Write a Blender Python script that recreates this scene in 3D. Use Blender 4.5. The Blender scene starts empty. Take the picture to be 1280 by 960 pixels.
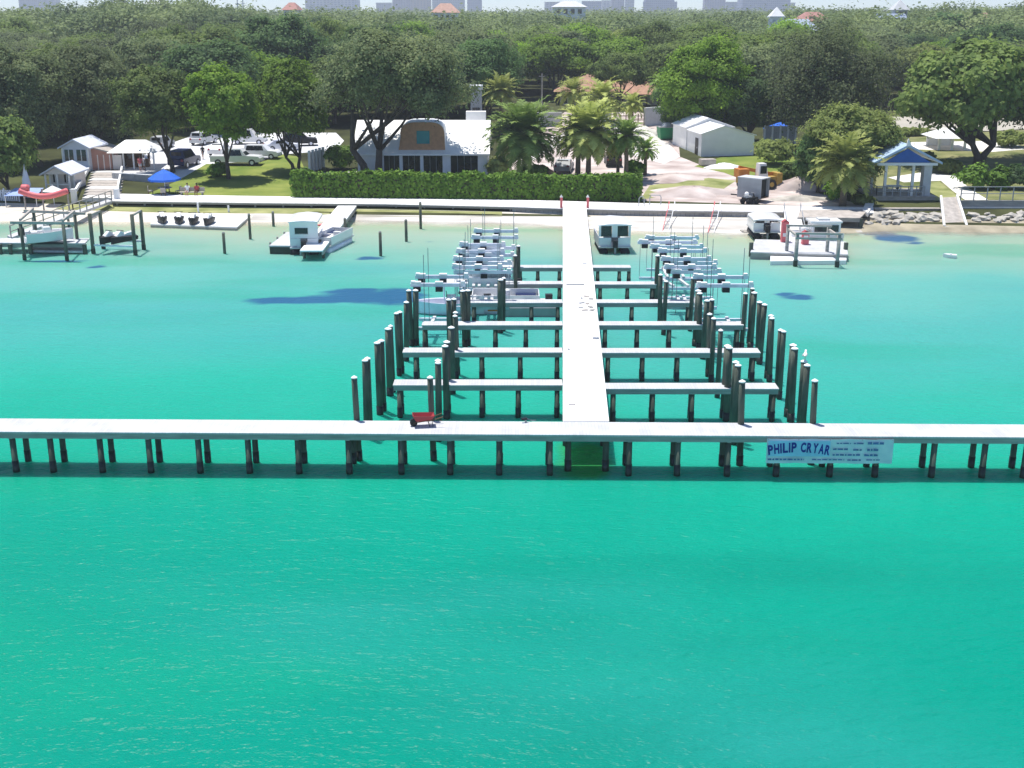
import bpy, bmesh, math, random
import numpy as np
from mathutils import Vector, Matrix
PI = math.pi
R = math.radians
C = bpy.context.scene.collection
scene = bpy.context.scene

# ---------------------------------------------------------------- camera, sky, sun, exposure
FOC, PITCH, CAMH = 1500.0, R(17.33), 20.0
cam_data = bpy.data.cameras.new('camera')
cam = bpy.data.objects.new('camera', cam_data)
C.objects.link(cam)
cam.location = (0, 0, CAMH)
cam.rotation_euler = (PI/2 - PITCH, 0, 0)
cam_data.sensor_width = 36
cam_data.lens = 36*FOC/1280
cam_data.clip_start = 0.5
cam_data.clip_end = 20000
scene.camera = cam

SUN = Vector((-0.16, 0.20, 0.95)).normalized()
world = bpy.data.worlds.new('World')
scene.world = world
world.use_nodes = True
wn = world.node_tree
sky = wn.nodes.new('ShaderNodeTexSky')
sky.sky_type = 'NISHITA'
sky.sun_disc = False
sky.sun_elevation = math.asin(SUN.z)
sky.sun_rotation = math.atan2(SUN.x, SUN.y)
sky.dust_density = 0.15
sky.air_density = 0.6
sky.ozone_density = 4.0
wn.links.new(sky.outputs[0], wn.nodes['Background'].inputs[0])
wn.nodes['Background'].inputs[1].default_value = 0.13
sun_data = bpy.data.lights.new('sun', 'SUN')
sun_data.energy = 4.1
sun_data.angle = R(0.5)
sun_data.color = (1.0, 0.96, 0.90)
sun = bpy.data.objects.new('sun', sun_data)
C.objects.link(sun)
sun.location = (0, 0, 200)
sun.rotation_euler = SUN.to_track_quat('Z', 'Y').to_euler()
scene.view_settings.view_transform = 'Standard'
scene.view_settings.look = 'None'
scene.view_settings.gamma = 1
scene.view_settings.use_curve_mapping = False
scene.view_settings.exposure = 0.62
scene.cycles.use_denoising = True
scene.cycles.max_bounces = 6
scene.cycles.transparent_max_bounces = 8
scene.cycles.volume_bounces = 0

# ---------------------------------------------------------------- picture <-> place
def ray(px, py):
    a, b = (px-640)/FOC, (480-py)/FOC
    return Vector((a, math.cos(PITCH)+b*math.sin(PITCH), -math.sin(PITCH)+b*math.cos(PITCH)))
def gp(px, py, z=0.0):
    r = ray(px, py); t = (z-CAMH)/r.z
    return Vector((r.x*t, r.y*t, z))
def dp(px, py, Y):
    r = ray(px, py); t = Y/r.y
    return Vector((r.x*t, Y, CAMH+r.z*t))
def mpp(p):            # metres per photo pixel at a point
    return (p.y*math.cos(PITCH)-(p.z-CAMH)*math.sin(PITCH))/FOC
def proj(p):
    x, y, z = p[0], p[1], p[2]-CAMH
    d = y*math.cos(PITCH)-z*math.sin(PITCH)
    u = y*math.sin(PITCH)+z*math.cos(PITCH)
    return 640+FOC*x/d, 480-FOC*u/d
# the ground rises inland from the shore; v runs inland across the slightly skewed shoreline
SKEW = 0.107
GV = [-1e5, 60, 95, 106, 113.0, 118, 119.9, 121, 126, 140, 160, 200, 1000, 1e5]
GZ = [-4, -4, -2.2, -0.9, 0.0, 0.38, 0.5, 0.75, 1.02, 1.5, 2.3, 3.2, 5, 5]
VWX = [-95, -48, -38, -24, -17, 0, 4, 8, 28, 36, 60, 95]          # the waterline bends in and out along the shore
VWV = [113, 112.8, 113.6, 115.0, 117.1, 117.1, 116.2, 114.0, 114.0, 116.6, 117.2, 117.2]
def vwater(x): return np.interp(x, VWX, VWV)
def veff(x, v): return np.where(v >= 119, v, 119-(119-v)*6/(119-vwater(x)))
def gz(x, y):
    v = y+SKEW*x; return float(np.interp(veff(x, v), GV, GZ))
def gnd(px, py, lift=0.0):
    z = 1.5
    for _ in range(40):
        p = gp(px, py, z); z = 0.5*z+0.5*(gz(p.x, p.y)+lift)
    p = gp(px, py, z); return p

# ---------------------------------------------------------------- mesh helpers
class MB:
    def __init__(s): s.v = []; s.f = []
    def add(s, vs, fs):
        o = len(s.v); s.v += [tuple(v) for v in vs]; s.f += [tuple(i+o for i in f) for f in fs]; return s
    def box(s, x0, x1, y0, y1, z0, z1, M=None):
        vs = [(x0,y0,z0),(x1,y0,z0),(x1,y1,z0),(x0,y1,z0),(x0,y0,z1),(x1,y0,z1),(x1,y1,z1),(x0,y1,z1)]
        if M is not None: vs = [M @ Vector(v) for v in vs]
        return s.add(vs, [(3,2,1,0),(4,5,6,7),(0,1,5,4),(1,2,6,5),(2,3,7,6),(3,0,4,7)])
    def bar(s, p, q, w, h, up=(0,0,1)):     # a beam of section w x h from p to q
        p, q = Vector(p), Vector(q); d = (q-p).normalized(); up = Vector(up)
        if abs(d.dot(up)) > .98: up = Vector((0,1,0))
        sx = d.cross(up).normalized()*w/2; sz = sx.cross(d).normalized()*h/2
        vs = [p-sx-sz, p+sx-sz, p+sx+sz, p-sx+sz, q-sx-sz, q+sx-sz, q+sx+sz, q-sx+sz]
        return s.add(vs, [(0,1,2,3),(7,6,5,4),(0,4,5,1),(1,5,6,2),(2,6,7,3),(3,7,4,0)])
    def tube(s, pts, rs, n=8, caps=True):
        pts = [Vector(p) for p in pts]
        if not hasattr(rs, '__len__'): rs = [rs]*len(pts)
        o = len(s.v)
        for i, p in enumerate(pts):
            d = (pts[min(i+1, len(pts)-1)]-pts[max(i-1, 0)]).normalized()
            u = Vector((1,0,0)) if abs(d.x) < .9 else Vector((0,1,0))
            a = d.cross(u).normalized(); b = d.cross(a)
            for k in range(n):
                t = 2*PI*k/n; s.v.append(tuple(p+(a*math.cos(t)+b*math.sin(t))*rs[i]))
        for i in range(len(pts)-1):
            for k in range(n):
                k2 = (k+1) % n
                s.f.append((o+i*n+k, o+i*n+k2, o+(i+1)*n+k2, o+(i+1)*n+k))
        if caps:
            s.f.append(tuple(o+k for k in range(n))[::-1]); m = o+(len(pts)-1)*n
            s.f.append(tuple(m+k for k in range(n)))
        return s
    def prism(s, poly, axis, a, b):          # 2D outline pushed along an axis
        def mk(u, v, w): return {'x': (w,u,v), 'y': (u,w,v), 'z': (u,v,w)}[axis]
        n = len(poly); vs = [mk(u,v,a) for u,v in poly]+[mk(u,v,b) for u,v in poly]
        return s.add(vs, [tuple(range(n))[::-1], tuple(range(n,2*n))]+[(i,(i+1)%n,n+(i+1)%n,n+i) for i in range(n)])
    def loft(s, rings, closed=True, caps=True):
        n = len(rings[0]); o = len(s.v)
        for r in rings: s.v += [tuple(p) for p in r]
        for i in range(len(rings)-1):
            for k in range(n if closed else n-1):
                k2 = (k+1) % n
                s.f.append((o+i*n+k, o+i*n+k2, o+(i+1)*n+k2, o+(i+1)*n+k))
        if caps and closed:
            s.f.append(tuple(o+k for k in range(n))[::-1]); m = o+(len(rings)-1)*n
            s.f.append(tuple(m+k for k in range(n)))
        return s
    def ball(s, c, rx, ry=None, rz=None, n=10, m=6):
        ry = ry or rx; rz = rz or rx; c = Vector(c); rings = []
        for i in range(m+1):
            t = -PI/2+PI*i/m; t = max(-PI/2+.06, min(PI/2-.06, t))
            rings.append([c+Vector((rx*math.cos(t)*math.cos(2*PI*k/n), ry*math.cos(t)*math.sin(2*PI*k/n), rz*math.sin(t))) for k in range(n)])
        return s.loft(rings)
    def build(s, name, m, parent=None, smooth=False, label=None):
        me = bpy.data.meshes.new(name); me.from_pydata(s.v, [], s.f); me.update()
        bm = bmesh.new(); bm.from_mesh(me); bmesh.ops.recalc_face_normals(bm, faces=bm.faces); bm.to_mesh(me); bm.free()
        if smooth:
            me.polygons.foreach_set('use_smooth', [True]*len(me.polygons))
        me.materials.append(m); o = bpy.data.objects.new(name, me); C.objects.link(o)
        if parent: o.parent = parent
        if label: o['label'] = label
        return o
def tag(o, label=None, cat=None, group=None, kind=None):
    if label: o['label'] = label
    if cat: o['category'] = cat
    if group: o['group'] = group
    if kind: o['kind'] = kind
    return o
def thing(name, label, cat, loc=(0,0,0), rz=0.0, group=None):
    o = bpy.data.objects.new(name, None); C.objects.link(o); o.empty_display_size = .3
    o.location = loc; o.rotation_euler = (0,0,rz); return tag(o, label, cat, group)
def dup(root, loc, rz=0.0, label=None, scale=None):
    r = root.copy(); C.objects.link(r); r.location = loc; r.rotation_euler = (0,0,rz)
    if label: r['label'] = label
    if scale: r.scale = scale
    for ch in list(root.children):
        c = ch.copy(); C.objects.link(c); c.parent = r
        for g in list(ch.children):
            d = g.copy(); C.objects.link(d); d.parent = c
    return r
ORD = ['', 'second ', 'third ', 'fourth ', 'fifth ', 'sixth ', 'seventh ', 'eighth ', 'ninth ', 'tenth ', 'eleventh ', 'twelfth ', 'thirteenth ', 'fourteenth ', 'fifteenth ', 'sixteenth ']

# ---------------------------------------------------------------- materials
def mat(name, col, rough=.6, var=.12, scale=1.2, spec=.3, metal=0.0, bump=0.0, stretch=(1,1,1), col2=None, obvar=0.0, trans=0.0):
    m = bpy.data.materials.new(name); m.use_nodes = True; t = m.node_tree; N, L = t.nodes, t.links
    b = N['Principled BSDF']; b.inputs['Roughness'].default_value = rough
    b.inputs['Specular IOR Level'].default_value = spec; b.inputs['Metallic'].default_value = metal
    tc = N.new('ShaderNodeTexCoord'); mp = N.new('ShaderNodeMapping'); mp.inputs['Scale'].default_value = stretch
    L.new(tc.outputs['Object'], mp.inputs[0])
    no = N.new('ShaderNodeTexNoise'); no.inputs['Scale'].default_value = scale; no.inputs['Detail'].default_value = 5
    L.new(mp.outputs[0], no.inputs['Vector'])
    rp = N.new('ShaderNodeMapRange'); rp.inputs[1].default_value = .3; rp.inputs[2].default_value = .7
    L.new(no.outputs[0], rp.inputs[0])
    mx = N.new('ShaderNodeMix'); mx.data_type = 'RGBA'
    c1 = tuple(max(0, c*(1-var)) for c in col); c2 = col2 or tuple(min(1, c*(1+var)) for c in col)
    mx.inputs[6].default_value = (*c1, 1); mx.inputs[7].default_value = (*c2, 1)
    L.new(rp.outputs[0], mx.inputs[0]); out = mx.outputs[2]
    if obvar:
        oi = N.new('ShaderNodeObjectInfo'); hs = N.new('ShaderNodeHueSaturation'); mr = N.new('ShaderNodeMapRange')
        mr.inputs[3].default_value = 1-obvar; mr.inputs[4].default_value = 1+obvar
        L.new(oi.outputs['Random'], mr.inputs[0]); L.new(mr.outputs[0], hs.inputs['Value']); L.new(out, hs.inputs['Color']); out = hs.outputs[0]
    L.new(out, b.inputs['Base Color'])
    if bump:
        bp = N.new('ShaderNodeBump'); bp.inputs['Strength'].default_value = bump; bp.inputs['Distance'].default_value = .05
        L.new(no.outputs[0], bp.inputs['Height']); L.new(bp.outputs[0], b.inputs['Normal'])
    if trans:
        tr = N.new('ShaderNodeBsdfTranslucent'); L.new(out, tr.inputs[0]); ms = N.new('ShaderNodeMixShader'); ms.inputs[0].default_value = trans
        L.new(b.outputs[0], ms.inputs[1]); L.new(tr.outputs[0], ms.inputs[2]); L.new(ms.outputs[0], N['Material Output'].inputs[0])
    return m
def plank_mat(name, col, gap, axis, rough=.7, var=.10, gapdark=.6):
    m = mat(name, col, rough, var, .9, .2); t = m.node_tree; N, L = t.nodes, t.links
    b = N['Principled BSDF']; src = b.inputs['Base Color'].links[0].from_socket
    tc = N.new('ShaderNodeTexCoord'); sp = N.new('ShaderNodeSeparateXYZ'); L.new(tc.outputs['Object'], sp.inputs[0])
    dv = N.new('ShaderNodeMath'); dv.operation = 'DIVIDE'; dv.inputs[1].default_value = gap; L.new(sp.outputs[axis], dv.inputs[0])
    fr = N.new('ShaderNodeMath'); fr.operation = 'FRACT'; L.new(dv.outputs[0], fr.inputs[0])
    fl = N.new('ShaderNodeMath'); fl.operation = 'FLOOR'; L.new(dv.outputs[0], fl.inputs[0])
    wn_ = N.new('ShaderNodeTexWhiteNoise'); wn_.noise_dimensions = '1D'; L.new(fl.outputs[0], wn_.inputs['W'])
    mr = N.new('ShaderNodeMapRange'); mr.inputs[3].default_value = .93; mr.inputs[4].default_value = 1.04; L.new(wn_.outputs[0], mr.inputs[0])
    lt = N.new('ShaderNodeMath'); lt.operation = 'LESS_THAN'; lt.inputs[1].default_value = .07; L.new(fr.outputs[0], lt.inputs[0])
    ml = N.new('ShaderNodeMapRange'); ml.inputs[3].default_value = 1; ml.inputs[4].default_value = gapdark; L.new(lt.outputs[0], ml.inputs[0])
    mm = N.new('ShaderNodeMath'); mm.operation = 'MULTIPLY'; L.new(mr.outputs[0], mm.inputs[0]); L.new(ml.outputs[0], mm.inputs[1])
    hs = N.new('ShaderNodeHueSaturation'); L.new(src, hs.inputs['Color']); L.new(mm.outputs[0], hs.inputs['Value']); L.new(hs.outputs[0], b.inputs['Base Color'])
    return m
def facade_mat(name, wall, glass, sx, sz, wx=.55, wz=.5):
    m = mat(name, wall, .7, .05, .05); t = m.node_tree; N, L = t.nodes, t.links
    b = N['Principled BSDF']; src = b.inputs['Base Color'].links[0].from_socket
    tc = N.new('ShaderNodeTexCoord'); sp = N.new('ShaderNodeSeparateXYZ'); L.new(tc.outputs['Object'], sp.inputs[0])
    ad = N.new('ShaderNodeMath'); L.new(sp.outputs[0], ad.inputs[0]); L.new(sp.outputs[1], ad.inputs[1])
    def band(sock, per, w):
        d = N.new('ShaderNodeMath'); d.operation = 'DIVIDE'; d.inputs[1].default_value = per; L.new(sock, d.inputs[0])
        f = N.new('ShaderNodeMath'); f.operation = 'FRACT'; L.new(d.outputs[0], f.inputs[0])
        l = N.new('ShaderNodeMath'); l.operation = 'LESS_THAN'; l.inputs[1].default_value = w; L.new(f.outputs[0], l.inputs[0]); return l.outputs[0]
    mu = N.new('ShaderNodeMath'); mu.operation = 'MULTIPLY'; L.new(band(ad.outputs[0], sx, wx), mu.inputs[0]); L.new(band(sp.outputs[2], sz, wz), mu.inputs[1])
    mx = N.new('ShaderNodeMix'); mx.data_type = 'RGBA'; mx.inputs[7].default_value = (*glass, 1)
    L.new(mu.outputs[0], mx.inputs[0]); L.new(src, mx.inputs[6]); L.new(mx.outputs[2], b.inputs['Base Color']); return m

M = {}
M['deck'] = plank_mat('bleached_deck_boards', (.52,.525,.535), .15, 0, .7, .10, .75)
M['deck_y'] = plank_mat('bleached_deck_boards_cross', (.82,.81,.80), .15, 1)
M['fascia'] = mat('weathered_grey_wood', (.33,.32,.30), .8, .22, 3, .2, stretch=(.3,.3,3))
M['pile'] = mat('dark_treated_pile', (.10,.115,.09), .8, .4, 3, .2, stretch=(1,1,.25), bump=.4)
M['pile_wet'] = mat('wet_algae_pile', (.012,.02,.014), .35, .4, 3, .5)
M['cap'] = mat('white_pile_cap', (.82,.82,.80), .5, .06)
M['galv'] = mat('pale_lift_aluminium', (.74,.75,.84), .4, .10, 2, .5, .15)
M['cable'] = mat('thin_grey_steel', (.25,.27,.30), .4, .1, 1, .5, .5)
M['white'] = mat('white_paint', (.80,.80,.79), .45, .05, .8, .4)
M['gel'] = mat('white_gelcoat', (.80,.80,.80), .2, .04, .8, .5)
M['grey'] = mat('grey_paint', (.36,.37,.38), .6, .12)
M['lgrey'] = mat('pale_grey_panel', (.55,.56,.57), .6, .1)
M['black'] = mat('black_rubber', (.018,.018,.02), .5, .3)
M['glass'] = mat('dark_window_glass', (.015,.018,.022), .08, .3, 1, .6)
M['concrete'] = mat('pale_concrete', (.70,.68,.64), .85, .10, .7, .2, bump=.1)  # pale warm grey with slight mottling
M['red'] = mat('red_paint', (.40,.055,.06), .45, .12)
M['pinkred'] = mat('faded_red_vinyl', (.72,.16,.17), .5, .12)
M['navy'] = mat('navy_car_paint', (.012,.02,.085), .22, .1, 1, .6)
M['carwhite'] = mat('white_car_paint', (.78,.78,.78), .22, .03, 1, .6)
M['blue'] = mat('royal_blue_canvas', (.02,.13,.60), .75, .08)
M['tblue'] = mat('blue_trim', (.05,.13,.42), .6, .1)
M['orange'] = mat('orange_paint', (.55,.20,.04), .45, .15)
M['yellow'] = mat('dull_yellow_paint', (.45,.29,.07), .5, .15)
M['lav'] = mat('pale_lavender_siding', (.62,.65,.74), .7, .07)
M['palepink'] = mat('pale_cream_siding', (.68,.62,.58), .75, .07)
M['terra'] = mat('terracotta_stucco', (.42,.22,.17), .8, .12)
M['housewall'] = mat('white_house_wall', (.82,.81,.81), .75, .04)
M['roofwhite'] = plank_mat('white_metal_roof', (.82,.82,.82), .45, 0, .5, .03, .9)
M['dormer'] = mat('orange_brown_shingle', (.47,.25,.14), .8, .14, 3)
M['teal'] = mat('teal_glass', (.03,.22,.24), .2, .15)
M['shedwall'] = plank_mat('white_metal_siding', (.80,.82,.84), .3, 0, .55, .015, .97)
M['brownroof'] = mat('brown_shingle_roof', (.38,.22,.15), .85, .25, 1.5)
M['wood'] = mat('brown_timber', (.17,.10,.055), .75, .25, 2)
M['greywood'] = mat('silvered_timber', (.42,.38,.34), .8, .2, 2)
M['rock'] = mat('pale_limestone', (.44,.41,.36), .9, .2, 1.4, .2, bump=.6)
M['skin'] = mat('skin', (.46,.25,.17), .55, .06)
M['skin2'] = mat('deep_skin', (.20,.10,.06), .55, .06)
M['hair'] = mat('dark_hair', (.03,.02,.015), .5, .2)
M['bark'] = mat('oak_bark', (.085,.068,.055), .9, .35, 3, .2, stretch=(2,2,.5), bump=.6)
M['palmbark'] = mat('palm_bark', (.16,.125,.09), .9, .35, 6, .2, stretch=(.6,.6,3), bump=.8)
# ---------------------------------------------------------------- water
def np_mesh(name, V, F, m, parent=None, attr=None):
    me = bpy.data.meshes.new(name); V = np.asarray(V, dtype=np.float32); F = np.asarray(F, dtype=np.int32); k = F.shape[1]
    me.vertices.add(len(V)); me.vertices.foreach_set('co', V.ravel())
    me.loops.add(F.size); me.loops.foreach_set('vertex_index', F.ravel())
    me.polygons.add(len(F)); me.polygons.foreach_set('loop_start', np.arange(0, F.size, k, dtype=np.int32))
    me.update(calc_edges=True)
    for n, a in (attr or {}).items():
        at = me.attributes.new(n, 'FLOAT', 'POINT'); at.data.foreach_set('value', np.asarray(a, dtype=np.float32))
    me.materials.append(m); o = bpy.data.objects.new(name, me); C.objects.link(o)
    if parent: o.parent = parent
    return o
def grid(xs, ys):
    X, Y = np.meshgrid(xs, ys); nx, ny = len(xs), len(ys)
    I = np.arange(nx*ny).reshape(ny, nx)
    F = np.stack([I[:-1,:-1], I[:-1,1:], I[1:,1:], I[1:,:-1]], -1).reshape(-1, 4)
    return X.ravel(), Y.ravel(), F
xs = np.concatenate([[-2400,-1200,-700,-300,-160], np.arange(-100, 100.1, 1.25), [160,300,700,1200,2400]])
ys = np.concatenate([[-150,-120,-90,-60,0,15], np.arange(24, 122, .8), [124,130]])
X, Y, F = grid(xs, ys)
PATCH = [(345,376,62,6.5),(455,372,85,12),(395,375,105,7.5),(440,364,55,7),(500,371,50,16),(1000,371,32,6),(975,367,20,3),(1120,298,46,8),(1095,291,36,5),(1150,304,14,3),
         (122,333,24,2.6),(462,323,20,4.2),(533,303,19,1.5),(905,297,14,3),(960,292,25,2.5),(70,327,60,2)]  # the ellipse beside the lone post is a painted pile shadow
sg = np.zeros_like(X)
for (px, py, rx, ry) in PATCH:
    c = gp(px, py); a = rx*mpp(c); top = gp(px, py-ry).y; b = (top-c.y)
    sg = np.maximum(sg, 1.6-1.6*np.sqrt(((X-c.x)/a)**2+((Y-c.y)/b)**2)+.0)
sg = np.clip(sg, 0, 1.2)
gl, gr = gp(713, 590), gp(757, 590); shade_mask = np.clip(1.25-np.maximum(np.abs(X-(gl.x+gr.x)/2)/((gr.x-gl.x)*.62), np.abs(Y-52.2)/2.3), 0, .6)  # mask for the pier's shade, painted into the water colour
wm = bpy.data.materials.new('turquoise_sea_water'); wm.use_nodes = True
t = wm.node_tree; N, L = t.nodes, t.links; b = N['Principled BSDF']
geo = N.new('ShaderNodeNewGeometry'); sp = N.new('ShaderNodeSeparateXYZ'); L.new(geo.outputs['Position'], sp.inputs[0])
def noise(scale, detail, stretch=(1,1,1), rough=.5, rot=0):
    mp = N.new('ShaderNodeMapping'); mp.inputs['Scale'].default_value = stretch; mp.inputs['Rotation'].default_value = (0,0,rot)
    L.new(geo.outputs['Position'], mp.inputs[0]); n = N.new('ShaderNodeTexNoise'); n.inputs['Scale'].default_value = scale
    n.inputs['Detail'].default_value = detail; n.inputs['Roughness'].default_value = rough; L.new(mp.outputs[0], n.inputs['Vector']); return n.outputs[0]
def math_(op, a, b_=None, c=None):
    n = N.new('ShaderNodeMath'); n.operation = op
    for i, v in enumerate((a, b_, c)):
        if v is None: continue
        if isinstance(v, (int, float)): n.inputs[i].default_value = v
        else: L.new(v, n.inputs[i])
    return n.outputs[0]
def rng(v, a, b_, c=0, d=1):
    n = N.new('ShaderNodeMapRange'); n.interpolation_type = 'SMOOTHSTEP'
    for i, q in enumerate((v, a, b_, c, d)):
        if isinstance(q, (int, float)): n.inputs[i].default_value = q
        else: L.new(q, n.inputs[i])
    return n.outputs[0]
def mixc(f, a, b_):
    n = N.new('ShaderNodeMix'); n.data_type = 'RGBA'
    for i, q in ((0, f), (6, a), (7, b_)):
        if isinstance(q, tuple): n.inputs[i].default_value = (*q, 1)
        elif isinstance(q, (int, float)): n.inputs[i].default_value = q
        else: L.new(q, n.inputs[i])
    return n.outputs[2]
ao = N.new('ShaderNodeAttribute'); ao.attribute_name = 'out'; shore = ao.outputs['Fac']   # metres out from the waterline
wob = math_('MULTIPLY', math_('SUBTRACT', noise(.06, 4), .5), 10)
sh = math_('ADD', shore, math_('MULTIPLY', wob, math_('MINIMUM', math_('MULTIPLY', math_('MAXIMUM', shore, 0), .08), 1.6)))
cr = N.new('ShaderNodeValToRGB'); L.new(math_('DIVIDE', sh, 100.0), cr.inputs[0])
cr.color_ramp.elements[0].position = 0; cr.color_ramp.elements[0].color = (.42,.42,.29,1)
cr.color_ramp.elements[1].position = 1; cr.color_ramp.elements[1].color = (.0002,.205,.145,1)
for p_, c_ in ((.035,(.32,.40,.275)), (.085,(.29,.40,.315)), (.15,(.19,.375,.305)), (.22,(.115,.365,.315)), (.34,(.068,.33,.295)), (.44,(.045,.325,.275)), (.54,(.018,.33,.24)), (.66,(.003,.29,.192)), (.78,(.0004,.235,.165))):
    e = cr.color_ramp.elements.new(p_); e.color = (*c_, 1)
col = cr.outputs[0]
col = mixc(math_('MULTIPLY', rng(noise(.035, 3, (.6,1.4,1)), .48, .68), rng(sh, 10, 40, .6, .35)), col, (.040,.275,.29))      # bluer streaks over deeper sand
col = mixc(math_('MULTIPLY', rng(noise(.05, 4, (.5,1.6,1), rot=.3), .5, .72), .5), col, (.006,.28,.16))                 # greener seaweed-tinted water
col = mixc(math_('MULTIPLY', rng(noise(.075, 4, (.45,1.3,1), rot=.5), .52, .72), math_('MULTIPLY', rng(sh, 55, 75), .5)), col, (.0005,.175,.125))                 # darker patches over deep bottom
at = N.new('ShaderNodeAttribute'); at.attribute_name = 'weed_and_pile_shadow'  # seaweed beds, plus one pile shadow painted in with them
wd = math_('ADD', at.outputs['Fac'], math_('MULTIPLY', math_('SUBTRACT', noise(.5, 5, (.6,1.4,1)), .5), 1.1))
col = mixc(rng(wd, .35, .85, 0, .9), col, (.018,.085,.20))
aa = N.new('ShaderNodeAttribute'); aa.attribute_name = 'pier_shade'
col = mixc(rng(math_('ADD', aa.outputs['Fac'], math_('MULTIPLY', math_('SUBTRACT', noise(.8, 3), .5), .25)), .05, .45, 0, .85), col, (.03,.26,.045))  # green tint painting in the shade under the walkway
L.new(col, b.inputs['Base Color'])
b.inputs['Roughness'].default_value = .30; b.inputs['IOR'].default_value = 1.33; b.inputs['Specular IOR Level'].default_value = .085
b.inputs['Subsurface Weight'].default_value = .42; b.inputs['Subsurface Radius'].default_value = (.25,1.0,.8); b.inputs['Subsurface Scale'].default_value = 2.5; b.subsurface_method = 'BURLEY'
def ridge(v): return math_('SUBTRACT', 1.0, math_('ABSOLUTE', math_('SUBTRACT', math_('MULTIPLY', v, 2.0), 1.0)))
h1 = noise(.40, 2, (.5,1.3,1), .5, .18); h2 = ridge(noise(1.0, 3, (.55,1.2,1), .55, .25)); h3 = noise(2.1, 3, (.6,1.25,1), .6, -.15); h4 = noise(5.5, 2, (.7,1.2,1), .5, .1)
hh = math_('ADD', math_('ADD', math_('MULTIPLY', h1, .26), math_('MULTIPLY', h2, .10)), math_('ADD', math_('MULTIPLY', h3, .17), math_('MULTIPLY', h4, .03)))
calm = rng(sp.outputs[1], 35, 105, .90, .10)
bp = N.new('ShaderNodeBump'); bp.inputs['Distance'].default_value = 1.0; L.new(calm, bp.inputs['Strength']); L.new(hh, bp.inputs['Height'])
L.new(bp.outputs[0], b.inputs['Normal'])
tp = N.new('ShaderNodeBsdfTransparent'); ms = N.new('ShaderNodeMixShader')
L.new(rng(math_('ADD', shore, math_('MULTIPLY', math_('SUBTRACT', noise(.25,4), .5), 3)), -.5, 3.5, .15, 1), ms.inputs[0]); L.new(tp.outputs[0], ms.inputs[1]); L.new(b.outputs[0], ms.inputs[2])
L.new(ms.outputs[0], N['Material Output'].inputs[0])
water = np_mesh('water', np.stack([X, Y, np.zeros_like(X)], 1), F, wm, attr={'weed_and_pile_shadow': sg, 'pier_shade': shade_mask, 'out': vwater(X)-(Y+SKEW*X)})
tag(water, 'clear turquoise sea', None, kind='structure')

# ---------------------------------------------------------------- ground
M['soil'] = mat('leafy_soil', (.045,.050,.022), .95, .4, .15, .1, col2=(.085,.095,.035))
M['sand'] = mat('pale_sand', (.64,.59,.50), .95, .14, .5, .1, bump=.2)
M['shelf'] = mat('limestone_shelf', (.60,.56,.50), .95, .35, .35, .1, col2=(.74,.71,.66), stretch=(.5,2,1), bump=.3)
M['lawn'] = mat('green_lawn', (.13,.22,.035), .95, .3, .25, .1, col2=(.25,.28,.07), bump=.2)  # green grass mixed with yellower grass
M['drygrass'] = mat('dry_shore_grass', (.22,.26,.08), .95, .3, .4, .1, col2=(.38,.38,.17))
M['dirt'] = mat('pinkish_graded_dirt', (.40,.31,.28), .95, .25, .22, .1, col2=(.66,.58,.54), stretch=(1,1.8,1), bump=.4)
M['drive'] = mat('pale_crushed_shell', (.70,.67,.62), .95, .12, .3, .1)
M['tan'] = mat('tan_road_surface', (.42,.39,.33), .95, .12, .3, .1)
M['parking'] = mat('bleached_parking_concrete', (.62,.62,.63), .9, .12, .2, .15)
xs = np.concatenate([[-2500,-1500,-1000,-500], np.arange(-260, 260.1, 4), [500,1000,1500,2500]])
vs_ = np.concatenate([[-180,0], [60,95,106,110,112,113,114,115,116,117,118,119,119.9,121,123,126,130,135,140,150,160,180], np.arange(200, 1000, 50), [1000,2000,3000]])
X, V_, F = grid(xs, vs_)
Yg = V_-SKEW*np.clip(X, -300, 300)
Z = np.interp(veff(X, V_), GV, GZ)
ground = np_mesh('ground', np.stack([X, Yg, Z], 1), F, M['soil']); tag(ground, 'leafy ground under the wood', None, kind='structure')
def sheet(name, poly, m, lift, label, world_pts=False):
    P = [Vector(p) for p in poly] if world_pts else [gnd(*p) for p in poly]
    bm = bmesh.new(); bm.faces.new([bm.verts.new((p.x, p.y, 0)) for p in P])
    nrm = Vector((SKEW, 1, 0)).normalized()
    for v in GV[2:-1]+[115,123,130,150,170,180,190]:
        bmesh.ops.bisect_plane(bm, geom=bm.verts[:]+bm.edges[:]+bm.faces[:], plane_co=Vector((0, v, 0)), plane_no=nrm)
    if name in ('beach', 'shore_ledge', 'shore_grass', 'rocky_shore'):
        for v in (112,114,116,117): bmesh.ops.bisect_plane(bm, geom=bm.verts[:]+bm.edges[:]+bm.faces[:], plane_co=Vector((0, v, 0)), plane_no=nrm)
        for xq in range(-104, 105, 4): bmesh.ops.bisect_plane(bm, geom=bm.verts[:]+bm.edges[:]+bm.faces[:], plane_co=Vector((xq, 0, 0)), plane_no=Vector((1,0,0)))
    bmesh.ops.triangulate(bm, faces=bm.faces[:])
    for v in bm.verts: v.co.z = gz(v.co.x, v.co.y)+lift
    bmesh.ops.recalc_face_normals(bm, faces=bm.faces)
    if sum(f.normal.z for f in bm.faces) < 0: bmesh.ops.reverse_faces(bm, faces=bm.faces)
    me = bpy.data.meshes.new(name); bm.to_mesh(me); bm.free(); me.materials.append(m)
    o = bpy.data.objects.new(name, me); C.objects.link(o); return tag(o, label, None, kind='structure')
def vy(x, v): return (x, v-SKEW*x, 0)
sheet('beach', [vy(-110,100), vy(110,100), vy(110,120.3), vy(-110,120.3)], M['sand'], .01, 'pale sand along the waterline', True)
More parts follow.
